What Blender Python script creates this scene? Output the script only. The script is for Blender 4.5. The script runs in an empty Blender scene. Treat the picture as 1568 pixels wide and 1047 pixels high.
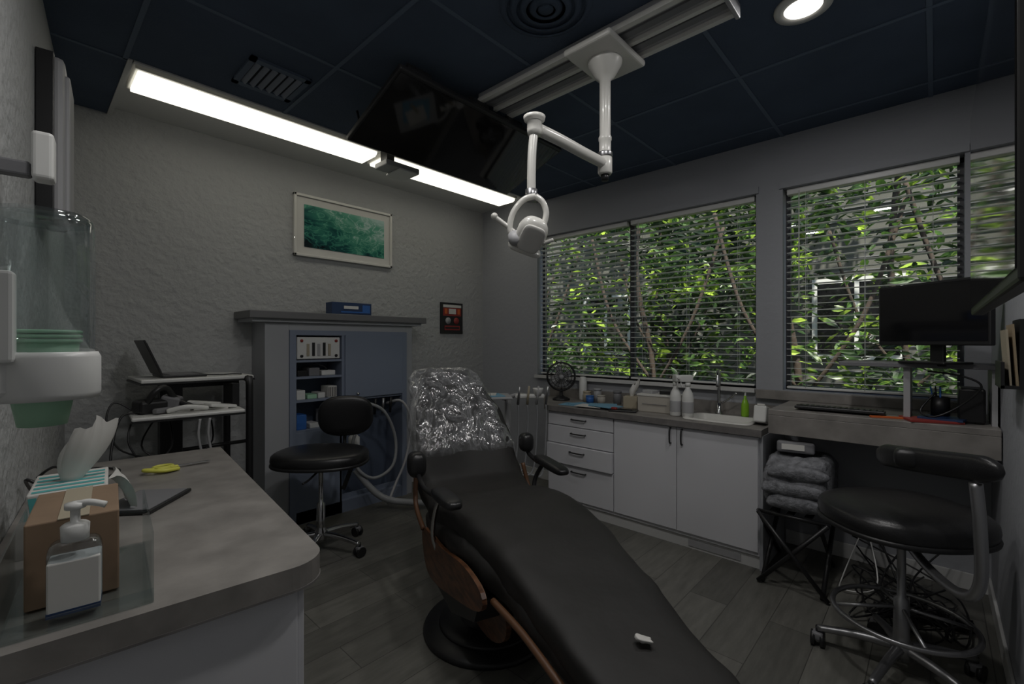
import bpy, bmesh, math, random
from mathutils import Vector, Matrix, Euler, noise
R = math.radians
random.seed(7)
scene = bpy.context.scene
scene.view_settings.view_transform = 'Standard'
scene.view_settings.look = 'None'
scene.view_settings.exposure = 0.0

# ------------------------------------------------------------------ materials
def newmat(name):
    m = bpy.data.materials.new(name); m.use_nodes = True
    nt = m.node_tree
    return m, nt, nt.nodes, nt.links, nt.nodes['Principled BSDF']

def mat(name, col, rough=0.5, metal=0.0, bump=0.0, bscale=60, var=0.0, vscale=4, spec=0.5, alpha=1, trans=0, coat=0, bdist=.01):
    m, nt, N, L, P = newmat(name)
    P.inputs['Base Color'].default_value = (*col, 1)
    P.inputs['Roughness'].default_value = rough
    P.inputs['Metallic'].default_value = metal
    P.inputs['Specular IOR Level'].default_value = spec
    P.inputs['Alpha'].default_value = alpha
    P.inputs['Transmission Weight'].default_value = trans
    P.inputs['Coat Weight'].default_value = coat
    tc = N.new('ShaderNodeTexCoord')
    if var > 0:
        n = N.new('ShaderNodeTexNoise'); n.inputs['Scale'].default_value = vscale; n.inputs['Detail'].default_value = 5
        L.new(tc.outputs['Object'], n.inputs['Vector'])
        r = N.new('ShaderNodeValToRGB')
        r.color_ramp.elements[0].position = 0.3; r.color_ramp.elements[1].position = 0.7
        r.color_ramp.elements[0].color = (*[c * (1 - var) for c in col], 1)
        r.color_ramp.elements[1].color = (*[min(1, c * (1 + var)) for c in col], 1)
        L.new(n.outputs['Fac'], r.inputs['Fac']); L.new(r.outputs['Color'], P.inputs['Base Color'])
    if bump > 0:
        n2 = N.new('ShaderNodeTexNoise'); n2.inputs['Scale'].default_value = bscale; n2.inputs['Detail'].default_value = 3
        L.new(tc.outputs['Object'], n2.inputs['Vector'])
        b = N.new('ShaderNodeBump'); b.inputs['Strength'].default_value = bump; b.inputs['Distance'].default_value = bdist
        L.new(n2.outputs['Fac'], b.inputs['Height']); L.new(b.outputs['Normal'], P.inputs['Normal'])
    return m

WALL = mat('wall_paint', (0.405, 0.412, 0.412), 0.75, bump=0.8, bscale=22, spec=0.3, bdist=.018)
WALLW = mat('window_wall_paint', (0.36, 0.37, 0.395), 0.7, bump=0.3, bscale=24, spec=0.3)
TRIM = mat('trim_white', (0.60, 0.60, 0.59), 0.5)
NAVY = mat('navy_tile', (0.072, 0.098, 0.142), 0.85, bump=0.25, bscale=140, var=0.10, vscale=3, spec=0.3)
NAVY2 = mat('navy_grid', (0.11, 0.145, 0.20), 0.6, spec=0.3)
NAVYD = mat('navy_dark', (0.008, 0.012, 0.022), 0.8)
WHITE = mat('white_laminate', (0.64, 0.64, 0.67), 0.35)
WPL = mat('white_plastic', (0.70, 0.70, 0.68), 0.35)
WENAM = mat('white_enamel', (0.68, 0.67, 0.63), 0.3, coat=0.3)
OFFW = mat('offwhite_paper', (0.62, 0.61, 0.58), 0.8)
LAM = mat('grey_laminate', (0.235, 0.22, 0.205), 0.42, bump=0.03, bscale=90, var=0.22, vscale=9)
LAMD = mat('grey_laminate_edge', (0.17, 0.16, 0.155), 0.5, var=0.2, vscale=12)
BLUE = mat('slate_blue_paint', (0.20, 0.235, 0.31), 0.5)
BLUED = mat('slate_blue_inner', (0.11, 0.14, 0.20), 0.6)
SURR = mat('surround_paint', (0.36, 0.37, 0.39), 0.55)
BLK = mat('black_plastic', (0.014, 0.014, 0.015), 0.4)
BLKG = mat('black_gloss', (0.006, 0.006, 0.007), 0.06, coat=0.2)
LEA = mat('black_leather', (0.014, 0.014, 0.015), 0.33, bump=0.08, bscale=200)
CLOTH = mat('black_cover', (0.020, 0.019, 0.018), 0.62, bump=0.45, bscale=9, var=0.25, vscale=3, spec=0.4)
CHROME = mat('chrome', (0.55, 0.55, 0.56), 0.16, 1.0)
ALU = mat('brushed_metal', (0.34, 0.34, 0.35), 0.35, 0.9)
GREY = mat('mid_grey', (0.18, 0.18, 0.19), 0.5)
LGREY = mat('light_grey', (0.38, 0.38, 0.39), 0.5)
HOSE = mat('hose_grey', (0.30, 0.31, 0.32), 0.45, bump=0.2, bscale=120)
CARD = mat('cardboard', (0.25, 0.17, 0.11), 0.85, var=0.12, vscale=10)
MANILA = mat('manila', (0.32, 0.25, 0.16), 0.8)
TEAL = mat('teal_print', (0.10, 0.42, 0.42), 0.6)
BLUEP = mat('blue_plastic', (0.03, 0.13, 0.42), 0.5)
BLUEN = mat('navy_print', (0.015, 0.04, 0.11), 0.5)
LBLUE = mat('light_blue_paper', (0.17, 0.36, 0.50), 0.7)
YEL = mat('yellow_plastic', (0.65, 0.64, 0.10), 0.4)
GREENP = mat('green_soap', (0.25, 0.5, 0.03), 0.25)
MINT = mat('mint_cup', (0.36, 0.62, 0.42), 0.5)
RED = mat('red_print', (0.28, 0.035, 0.03), 0.5)
ORANGE = mat('orange_card', (0.6, 0.13, 0.03), 0.5)
BEIGE = mat('beige_box', (0.45, 0.42, 0.37), 0.7)
BLANKET = mat('grey_fleece', (0.20, 0.205, 0.22), 0.95, bump=0.9, bscale=60, var=0.4, vscale=25)
GLOVE = mat('tan_pack', (0.40, 0.35, 0.26), 0.6)

def wood():
    m, nt, N, L, P = newmat('walnut_veneer')
    tc = N.new('ShaderNodeTexCoord'); mp = N.new('ShaderNodeMapping'); mp.inputs['Scale'].default_value = (4, 4, 22)
    mp.inputs['Rotation'].default_value = (0.3, 0, 0.4)
    n = N.new('ShaderNodeTexNoise'); n.inputs['Scale'].default_value = 2.5; n.inputs['Detail'].default_value = 8; n.inputs['Distortion'].default_value = 0.6
    r = N.new('ShaderNodeValToRGB')
    r.color_ramp.elements[0].position = .35; r.color_ramp.elements[1].position = .7
    r.color_ramp.elements[0].color = (.045, .018, .009, 1); r.color_ramp.elements[1].color = (.17, .07, .03, 1)
    L.new(tc.outputs['Object'], mp.inputs['Vector']); L.new(mp.outputs['Vector'], n.inputs['Vector'])
    L.new(n.outputs['Fac'], r.inputs['Fac']); L.new(r.outputs['Color'], P.inputs['Base Color'])
    P.inputs['Roughness'].default_value = .35
    return m
WOOD = wood()
WOODE = mat('plywood_edge', (0.12, 0.055, 0.025), 0.5)

def floor_mat():
    m, nt, N, L, P = newmat('plank_floor')
    tc = N.new('ShaderNodeTexCoord')
    br = N.new('ShaderNodeTexBrick')
    br.inputs['Scale'].default_value = 1.0; br.inputs['Brick Width'].default_value = 1.2; br.inputs['Row Height'].default_value = .21
    br.inputs['Mortar Size'].default_value = .0022; br.inputs['Mortar Smooth'].default_value = .2; br.offset = .37; br.inputs['Bias'].default_value = 0
    br.inputs['Color1'].default_value = (.110, .108, .096, 1); br.inputs['Color2'].default_value = (.165, .162, .144, 1)
    br.inputs['Mortar'].default_value = (.06, .058, .052, 1)
    L.new(tc.outputs['Object'], br.inputs['Vector'])
    mp = N.new('ShaderNodeMapping'); mp.inputs['Scale'].default_value = (1.6, 9, 1)
    n = N.new('ShaderNodeTexNoise'); n.inputs['Scale'].default_value = 2.5; n.inputs['Detail'].default_value = 9; n.inputs['Roughness'].default_value = .65
    L.new(tc.outputs['Object'], mp.inputs['Vector']); L.new(mp.outputs['Vector'], n.inputs['Vector'])
    r = N.new('ShaderNodeValToRGB'); r.color_ramp.elements[0].color = (.72, .72, .72, 1); r.color_ramp.elements[1].color = (1.15, 1.15, 1.15, 1)
    r.color_ramp.elements[0].position = .3; r.color_ramp.elements[1].position = .7
    L.new(n.outputs['Fac'], r.inputs['Fac'])
    mx = N.new('ShaderNodeMix'); mx.data_type = 'RGBA'; mx.blend_type = 'MULTIPLY'; mx.inputs['Factor'].default_value = 1
    L.new(br.outputs['Color'], mx.inputs['A']); L.new(r.outputs['Color'], mx.inputs['B'])
    L.new(mx.outputs['Result'], P.inputs['Base Color'])
    P.inputs['Roughness'].default_value = .5
    b = N.new('ShaderNodeBump'); b.inputs['Strength'].default_value = .12; b.inputs['Distance'].default_value = .004
    L.new(n.outputs['Fac'], b.inputs['Height']); L.new(b.outputs['Normal'], P.inputs['Normal'])
    return m
FLOOR = floor_mat()

def emit(name, col, s):
    m = bpy.data.materials.new(name); m.use_nodes = True
    N = m.node_tree.nodes; N.clear()
    e = N.new('ShaderNodeEmission'); o = N.new('ShaderNodeOutputMaterial')
    e.inputs['Color'].default_value = (*col, 1); e.inputs['Strength'].default_value = s
    m.node_tree.links.new(e.outputs[0], o.inputs[0]); return m
TUBE = emit('fluorescent_lens', (1, .96, .82), 1.9)
DOWN = emit('downlight_lens', (1, .96, .88), 4.0)

def thin(name, col, fac, rough=.05, white=None, edge=0):
    m = bpy.data.materials.new(name); m.use_nodes = True
    nt = m.node_tree; N = nt.nodes; L = nt.links; N.clear()
    o = N.new('ShaderNodeOutputMaterial'); t = N.new('ShaderNodeBsdfTransparent'); g = N.new('ShaderNodeBsdfGlossy')
    t.inputs[0].default_value = (*col, 1); g.inputs['Roughness'].default_value = rough
    mx = N.new('ShaderNodeMixShader'); mx.inputs[0].default_value = fac
    if edge:   # grazing angles reflect more and look denser, as real acrylic does
        lw = N.new('ShaderNodeLayerWeight'); lw.inputs['Blend'].default_value = .35
        ma = N.new('ShaderNodeMath'); ma.operation = 'MULTIPLY_ADD'; ma.inputs[1].default_value = edge; ma.inputs[2].default_value = fac; ma.use_clamp = True
        L.new(lw.outputs['Facing'], ma.inputs[0]); L.new(ma.outputs[0], mx.inputs[0])
    L.new(t.outputs[0], mx.inputs[1]); L.new(g.outputs[0], mx.inputs[2])
    if white:
        d = N.new('ShaderNodeBsdfDiffuse'); d.inputs[0].default_value = (.6, .61, .63, 1)
        m2 = N.new('ShaderNodeMixShader')
        tc = N.new('ShaderNodeTexCoord'); mp = N.new('ShaderNodeMapping'); mp.inputs['Scale'].default_value = (1, 1, .4); mp.inputs['Rotation'].default_value = (0, .6, .3)
        n = N.new('ShaderNodeTexNoise'); n.inputs['Scale'].default_value = 8; n.inputs['Detail'].default_value = 3; n.inputs['Distortion'].default_value = 1.8
        L.new(tc.outputs['Object'], mp.inputs['Vector']); L.new(mp.outputs['Vector'], n.inputs['Vector'])
        s1 = N.new('ShaderNodeMath'); s1.operation = 'SUBTRACT'; s1.inputs[1].default_value = .5; L.new(n.outputs['Fac'], s1.inputs[0])
        s2 = N.new('ShaderNodeMath'); s2.operation = 'ABSOLUTE'; L.new(s1.outputs[0], s2.inputs[0])
        r = N.new('ShaderNodeValToRGB'); r.color_ramp.elements[0].position = .0; r.color_ramp.elements[1].position = .12
        r.color_ramp.elements[0].color = (white[1],) * 3 + (1,); r.color_ramp.elements[1].color = (white[0],) * 3 + (1,)
        e = r.color_ramp.elements.new(.02); e.color = ((white[0] * .6 + white[1] * .4),) * 3 + (1,)
        L.new(s2.outputs[0], r.inputs['Fac'])
        L.new(r.outputs['Color'], m2.inputs[0]); L.new(mx.outputs[0], m2.inputs[1]); L.new(d.outputs[0], m2.inputs[2])
        bp = N.new('ShaderNodeBump'); bp.inputs['Strength'].default_value = .8; bp.inputs['Distance'].default_value = .03
        L.new(s2.outputs[0], bp.inputs['Height']); L.new(bp.outputs['Normal'], g.inputs['Normal'])
        L.new(m2.outputs[0], o.inputs[0])
    else:
        L.new(mx.outputs[0], o.inputs[0])
    return m
GLASS = thin('window_glass', (.95, .98, .97), .05, .02)
ACRYL = thin('clear_acrylic', (.92, .95, .95), .05, .06, edge=.35)
FILM = thin('plastic_film', (.97, .97, .97), .12, .15, (.07, .34), edge=.25)
TBOT = thin('clear_bottle', (.8, .85, .88), .12, .08, edge=.3)

def art_mat():
    m, nt, N, L, P = newmat('wave_artwork')
    tc = N.new('ShaderNodeTexCoord')
    def mathn(op, a=None, b_=None, c=None):
        n = N.new('ShaderNodeMath'); n.operation = op
        for i, v in enumerate((a, b_, c)):
            if v is None: continue
            if isinstance(v, (int, float)): n.inputs[i].default_value = v
            else: L.new(v, n.inputs[i])
        return n.outputs[0]
    mp = N.new('ShaderNodeMapping'); mp.inputs['Scale'].default_value = (1, 1, 2.0); mp.inputs['Rotation'].default_value = (0, .45, 0)
    L.new(tc.outputs['Object'], mp.inputs['Vector'])
    n1 = N.new('ShaderNodeTexNoise'); n1.inputs['Scale'].default_value = 2.6; n1.inputs['Detail'].default_value = 2; n1.inputs['Distortion'].default_value = 1.5
    L.new(mp.outputs['Vector'], n1.inputs['Vector'])
    n2 = N.new('ShaderNodeTexNoise'); n2.inputs['Scale'].default_value = 5; n2.inputs['Detail'].default_value = 4; n2.inputs['Distortion'].default_value = 2.5
    L.new(mp.outputs['Vector'], n2.inputs['Vector'])
    sp = N.new('ShaderNodeSeparateXYZ'); L.new(tc.outputs['Object'], sp.inputs[0])
    base = mathn('MULTIPLY_ADD', sp.outputs['X'], .50, .56)
    base = mathn('MULTIPLY_ADD', sp.outputs['Z'], 1.35, base)
    nn = mathn('SUBTRACT', n1.outputs['Fac'], .5)
    base = mathn('MULTIPLY_ADD', nn, .9, base)
    rid = mathn('ABSOLUTE', mathn('SUBTRACT', n2.outputs['Fac'], .5))
    rid = mathn('MAXIMUM', mathn('MULTIPLY_ADD', rid, -20, 1.0), 0.0)
    base = mathn('MULTIPLY_ADD', rid, .22, base)
    r = N.new('ShaderNodeValToRGB'); cr = r.color_ramp
    cr.elements[0].position = .24; cr.elements[0].color = (.002, .012, .016, 1)
    cr.elements[1].position = 1.0; cr.elements[1].color = (.45, .62, .58, 1)
    e = cr.elements.new(.38); e.color = (.010, .08, .08, 1)
    e = cr.elements.new(.54); e.color = (.04, .22, .16, 1)
    e = cr.elements.new(.74); e.color = (.11, .36, .25, 1)
    L.new(base, r.inputs['Fac']); L.new(r.outputs['Color'], P.inputs['Base Color'])
    P.inputs['Roughness'].default_value = .25
    return m
ART = art_mat()

def leaf_mat():
    m, nt, N, L, P = newmat('leaves')
    tc = N.new('ShaderNodeTexCoord')
    n = N.new('ShaderNodeTexNoise'); n.inputs['Scale'].default_value = 2.2; n.inputs['Detail'].default_value = 7
    L.new(tc.outputs['Object'], n.inputs['Vector'])
    r = N.new('ShaderNodeValToRGB'); cr = r.color_ramp
    cr.elements[0].position = .43; cr.elements[0].color = (.016, .034, .012, 1)
    cr.elements[1].position = .64; cr.elements[1].color = (.44, .62, .08, 1)
    e = cr.elements.new(.54); e.color = (.06, .13, .025, 1)
    L.new(n.outputs['Fac'], r.inputs['Fac']); L.new(r.outputs['Color'], P.inputs['Base Color'])
    P.inputs['Roughness'].default_value = .35
    tr = N.new('ShaderNodeBsdfTranslucent'); L.new(r.outputs['Color'], tr.inputs['Color'])
    mx = N.new('ShaderNodeMixShader'); mx.inputs[0].default_value = .4
    L.new(P.outputs[0], mx.inputs[1]); L.new(tr.outputs[0], mx.inputs[2]); L.new(mx.outputs[0], N['Material Output'].inputs[0])
    return m
LEAF = leaf_mat()
BARK = mat('bark', (.05, .035, .025), .9, bump=.6, bscale=30)
SIDING = mat('house_siding', (.11, .11, .095), .85, var=.15, vscale=1)
GROUND = mat('garden_soil', (.05, .045, .03), .95, bump=.5, bscale=20, var=.4, vscale=3)
SLAT = mat('blind_slat', (.74, .74, .72), .3)

# ------------------------------------------------------------------ mesh builder
def rotm(rot): return Euler([R(a) for a in rot]).to_matrix().to_4x4()
class B:
    def __init__(s, name, xf=None):
        s.name = name; s.bm = bmesh.new(); s.mats = []; s.xf = xf
    def mi(s, m):
        if m not in s.mats: s.mats.append(m)
        return s.mats.index(m)
    def add(s, vs, fs, m, smooth=False, M=None):
        i = s.mi(m); bv = []
        for v in vs:
            v = Vector(v)
            if M: v = M @ v
            if s.xf: v = s.xf @ v
            bv.append(s.bm.verts.new(v))
        for f in fs:
            try:
                nf = s.bm.faces.new([bv[k] for k in f]); nf.material_index = i; nf.smooth = smooth
            except ValueError: pass
    def tmp(s, t, m, smooth, M):
        t.verts.index_update()
        s.add([v.co.copy() for v in t.verts], [[v.index for v in f.verts] for f in t.faces], m, smooth, M); t.free()
    def box(s, c, size, m, rot=(0, 0, 0), bev=0, seg=2, smooth=False):
        t = bmesh.new(); bmesh.ops.create_cube(t, size=1)
        for v in t.verts: v.co = Vector((v.co.x * size[0], v.co.y * size[1], v.co.z * size[2]))
        if bev: bmesh.ops.bevel(t, geom=t.edges[:], offset=min(bev, min(size) * .49), segments=seg, profile=.5, affect='EDGES')
        s.tmp(t, m, smooth, Matrix.Translation(c) @ rotm(rot))
    def bx(s, x0, x1, y0, y1, z0, z1, m, bev=0, seg=2):
        s.box(((x0 + x1) / 2, (y0 + y1) / 2, (z0 + z1) / 2), (abs(x1 - x0), abs(y1 - y0), abs(z1 - z0)), m, bev=bev, seg=seg)
    def lathe(s, c, prof, m, seg=24, rot=(0, 0, 0), smooth=True, sx=1, sy=1):
        vs = []; fs = []; n = len(prof)
        for r, z in prof:
            for k in range(seg):
                a = 2 * math.pi * k / seg; vs.append((r * math.cos(a) * sx, r * math.sin(a) * sy, z))
        for i in range(n - 1):
            for k in range(seg):
                fs.append((i * seg + k, i * seg + (k + 1) % seg, (i + 1) * seg + (k + 1) % seg, (i + 1) * seg + k))
        if prof[0][0] > 1e-4: fs.append(tuple(range(seg))[::-1])
        if prof[-1][0] > 1e-4: fs.append(tuple((n - 1) * seg + k for k in range(seg)))
        s.add(vs, fs, m, smooth, Matrix.Translation(c) @ rotm(rot))
    def cyl(s, p0, p1, r0, m, r1=None, seg=16, smooth=True):
        p0 = Vector(p0); p1 = Vector(p1); r1 = r0 if r1 is None else r1
        d = p1 - p0; q = d.to_track_quat('Z', 'Y').to_matrix().to_4x4()
        vs = []; h = d.length
        for r, z in ((r0, 0), (r1, h)):
            for k in range(seg):
                a = 2 * math.pi * k / seg; vs.append((r * math.cos(a), r * math.sin(a), z))
        fs = [(k, (k + 1) % seg, seg + (k + 1) % seg, seg + k) for k in range(seg)]
        M = Matrix.Translation(p0) @ q
        s.add(vs, fs, m, smooth, M)
        s.add(vs[:seg], [tuple(range(seg))[::-1]], m, False, M); s.add(vs[seg:], [tuple(range(seg))], m, False, M)
    def tube(s, pts, r, m, seg=8, sub=6, closed=False):
        pts = [Vector(p) for p in pts]; out = []; n = len(pts)
        rng = n if closed else n - 1
        for i in range(rng):
            if closed: a, b, c, d = pts[i - 1], pts[i], pts[(i + 1) % n], pts[(i + 2) % n]
            else: a, b, c, d = pts[max(i - 1, 0)], pts[i], pts[i + 1], pts[min(i + 2, n - 1)]
            for k in range(sub):
                t = k / sub
                out.append(.5 * ((2 * b) + (c - a) * t + (2 * a - 5 * b + 4 * c - d) * t * t + (3 * b - a - 3 * c + d) * t ** 3))
        if not closed: out.append(pts[-1])
        N = len(out); vs = []; nrm = None
        for i in range(N):
            if closed: tg = out[(i + 1) % N] - out[i - 1]
            else: tg = out[min(i + 1, N - 1)] - out[max(i - 1, 0)]
            if tg.length < 1e-9: tg = Vector((0, 0, 1))
            tg.normalize()
            if nrm is None:
                nrm = tg.cross(Vector((0, 0, 1)))
                if nrm.length < .1: nrm = tg.cross(Vector((1, 0, 0)))
            nrm = (nrm - tg * nrm.dot(tg)).normalized(); bi = tg.cross(nrm)
            rr = r(i / (N - 1)) if callable(r) else r
            for k in range(seg):
                a = 2 * math.pi * k / seg; vs.append(out[i] + (nrm * math.cos(a) + bi * math.sin(a)) * rr)
        fs = []
        for i in range(N if closed else N - 1):
            j = (i + 1) % N
            for k in range(seg): fs.append((i * seg + k, i * seg + (k + 1) % seg, j * seg + (k + 1) % seg, j * seg + k))
        if not closed: fs += [tuple(range(seg))[::-1], tuple((N - 1) * seg + k for k in range(seg))]
        s.add(vs, fs, m, True)
    def pad(s, c, size, m, rot=(0, 0, 0), e1=.5, e2=.5, nu=28, nv=14, fn=None, M=None):
        def sp(v, e): return math.copysign(abs(v) ** e, v)
        vs = []; fs = []
        for j in range(nv + 1):
            ph = -math.pi / 2 + math.pi * j / nv
            for i in range(nu):
                th = 2 * math.pi * i / nu
                p = Vector((sp(math.cos(ph), e1) * sp(math.cos(th), e2) * size[0] / 2, sp(math.cos(ph), e1) * sp(math.sin(th), e2) * size[1] / 2, sp(math.sin(ph), e1) * size[2] / 2))
                if fn: p = fn(p)
                vs.append(p)
        for j in range(nv):
            for i in range(nu): fs.append((j * nu + i, j * nu + (i + 1) % nu, (j + 1) * nu + (i + 1) % nu, (j + 1) * nu + i))
        s.add(vs, fs, m, True, M if M else Matrix.Translation(c) @ rotm(rot))
    def prism(s, poly, z0, z1, m, M=None, smooth=False):
        n = len(poly); vs = [(x, y, z0) for x, y in poly] + [(x, y, z1) for x, y in poly]
        fs = [tuple(range(n))[::-1], tuple(range(n, 2 * n))] + [(k, (k + 1) % n, n + (k + 1) % n, n + k) for k in range(n)]
        s.add(vs, fs, m, smooth, M)
    def loft(s, rings, m, cap=True, smooth=True):
        n = len(rings[0]); vs = [p for r in rings for p in r]; fs = []
        for i in range(len(rings) - 1):
            for k in range(n): fs.append((i * n + k, i * n + (k + 1) % n, (i + 1) * n + (k + 1) % n, (i + 1) * n + k))
        if cap: fs += [tuple(range(n))[::-1], tuple((len(rings) - 1) * n + k for k in range(n))]
        s.add(vs, fs, m, smooth)
    def done(s, weld=True):
        if weld: bmesh.ops.remove_doubles(s.bm, verts=s.bm.verts, dist=1e-5)
        bmesh.ops.recalc_face_normals(s.bm, faces=s.bm.faces)
        vs = s.bm.verts
        lo = Vector([min(v.co[i] for v in vs) for i in range(3)]); hi = Vector([max(v.co[i] for v in vs) for i in range(3)])
        c = Vector(((lo.x + hi.x) / 2, (lo.y + hi.y) / 2, (lo.z + hi.z) / 2))
        for v in vs: v.co -= c
        me = bpy.data.meshes.new(s.name); s.bm.to_mesh(me); s.bm.free()
        for m in s.mats: me.materials.append(m)
        o = bpy.data.objects.new(s.name, me); o.location = c
        scene.collection.objects.link(o); return o

def rrect(x0, x1, y0, y1, r, seg=5, corners=(1, 1, 1, 1)):
    out = []
    for (cx, cy, a0, on) in ((x0, y0, 180, corners[0]), (x1, y0, 270, corners[1]), (x1, y1, 0, corners[2]), (x0, y1, 90, corners[3])):
        if not on: out.append((cx, cy)); continue
        ox = cx + (r if cx == x0 else -r); oy = cy + (r if cy == y0 else -r)
        for k in range(seg + 1):
            a = R(a0 + 90 * k / seg); out.append((ox + r * math.cos(a), oy + r * math.sin(a)))
    return out

# ------------------------------------------------------------------ room shell
XW, YB, YR, ZC = 3.85, 4.05, -0.24, 3.0
b = B('floor'); b.bx(-1.0, XW + .15, YR - .15, YB + .15, -.08, 0, FLOOR); b.done()
b = B('wall_back'); b.bx(-1.0, XW + .15, YB, YB + .15, 0, 3.12, WALL); b.done()
b = B('wall_right'); b.bx(-.6, XW + .15, YR - .15, YR, 0, 3.12, WALLW); b.done()
W1 = (1.01, 3.19); W2 = (-.13, .83); WZ = (1.12, 2.61)
b = B('wall_window')
b.bx(XW, XW + .15, YR, YB, 0, WZ[0], WALLW); b.bx(XW, XW + .15, YR, YB, WZ[1], 3.12, WALLW)
for y0, y1 in ((YR, W2[0]), (W2[1], W1[0]), (W1[1], YB)): b.bx(XW, XW + .15, y0, y1, WZ[0], WZ[1], WALLW)
b.done()
LF = Matrix.Translation((-.25, 0, 0)) @ Matrix.Rotation(R(-6.33), 4, 'Z')
b = B('wall_left', LF); b.bx(-.15, 0, -.5, 4.3, 0, 3.12, WALL); b.done()
b = B('ceiling')
b.bx(-.6, XW, YR, 3.2, ZC, ZC + .1, NAVY); b.bx(-.2, .42, 3.2, YB, ZC, ZC + .1, NAVY)
for y in (.02, .83, 1.64, 2.44): b.bx(-.4, XW, y - .011, y + .011, ZC - .004, ZC, NAVY2)
for x in (.39, 1.2, 2.01, 2.82, 3.63): b.bx(x - .011, x + .011, YR, 3.2, ZC - .005, ZC, NAVY2)
b.bx(-.1, .42, 3.19, 3.21, ZC - .005, ZC, NAVY2)
b.bx(.42, XW, 3.2, YB, ZC + .045, ZC + .1, TRIM)
b.bx(.40, .425, 3.18, YB, ZC - .008, ZC + .05, TRIM); b.bx(.42, XW, 3.18, 3.205, ZC - .008, ZC + .05, TRIM)
b.done()
b = B('trim_1')
for (y0, y1) in (W1, W2):
    b.bx(XW - .018, XW, y0 - .02, y1 + .02, WZ[1] + .0, WZ[1] + .05, WALLW)
b.bx(XW - .05, XW + .1, W1[0], W1[1], WZ[0] - .03, WZ[0], TRIM)
b.done()
b = B('baseboard_back'); b.bx(.2, 1.27, YB - .014, YB, 0, .10, TRIM, bev=.004); b.bx(2.63, XW, YB - .014, YB, 0, .10, TRIM, bev=.004); b.done()
b = B('baseboard_window'); b.bx(XW - .014, XW, YR, .81, 0, .10, TRIM, bev=.004); b.bx(XW - .014, XW, 2.62, YB - .015, 0, .10, TRIM, bev=.004); b.done()
b = B('baseboard_right'); b.bx(-.2, XW - .015, YR, YR + .014, 0, .10, TRIM, bev=.004); b.done()

for x0, x1 in ((.46, 1.97), (2.06, 3.62)):
    b = B('fluorescent_ceiling_light')
    b.bx(x0 - .015, x1 + .015, 3.29, 3.60, 3.012, 3.045, WENAM, bev=.004)
    prof = [(3.31, 3.012), (3.315, 2.992), (3.34, 2.98), (3.55, 2.98), (3.575, 2.992), (3.58, 3.012)]
    b.loft([[(x, y, z) for y, z in prof] for x in (x0, x1)], TUBE, smooth=False)
    b.done()
b = B('ceiling_sensor_box')
b.bx(2.00, 2.32, 3.22, 3.40, 2.90, 2.945, LGREY, bev=.008); b.bx(2.03, 2.10, 3.26, 3.36, 2.945, 3.046, BLK, bev=.003)
b.bx(2.12, 2.3, 3.2, 3.42, 2.885, 2.9, WPL, bev=.004); b.done()

b = B('ceiling_vent_grille')
b.bx(.84, 1.16, 2.66, 2.70, 2.985, 3.0, NAVY2); b.bx(.84, 1.16, 2.96, 3.0, 2.985, 3.0, NAVY2)
b.bx(.84, .87, 2.66, 3.0, 2.985, 3.0, NAVY2); b.bx(1.13, 1.16, 2.66, 3.0, 2.985, 3.0, NAVY2)
b.bx(.87, 1.13, 2.70, 2.96, 2.997, 3.0, NAVYD)
VG = mat('vent_blade', (.22, .25, .30), .5)
for k in range(6): b.box((.89 + k * .044, 2.83, 2.988), (.028, .26, .003), VG, rot=(0, 35, 0))
b.done()
b = B('round_ceiling_diffuser')
for r in (.21, .165, .12, .075): b.lathe((1.63, 1.30, 2.975 + r * .05), [(r, .018), (r, .012), (r - .03, .0), (r - .03, .006), (r, .018)], NAVY, seg=40)
b.lathe((1.63, 1.30, 2.985), [(.0, .014), (.035, .012), (.035, .0), (0, .0)], NAVY, seg=30); b.done()
DLS = ((2.42, .44, 6), (1.25, .44, 8.5), (.45, 1.25, 4), (1.15, 1.38, 5.5))
for x_, y_, p_ in DLS:
    b = B('recessed_downlight')
    b.lathe((x_, y_, 2.985), [(.075, .012), (.078, .0), (.115, .004), (.118, .015)], WENAM, seg=36)
    b.lathe((x_, y_, 2.99), [(0, .002), (.076, .002), (.076, .006), (0, .006)], DOWN, seg=36); b.done()
    ld = bpy.data.lights.new('downlight_lamp', 'AREA'); ld.shape = 'DISK'; ld.size = .15; ld.energy = p_; ld.color = (1, .98, .96)
    lo_ = bpy.data.objects.new('downlight_lamp', ld); lo_.location = (x_, y_, 2.984); scene.collection.objects.link(lo_)

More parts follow.
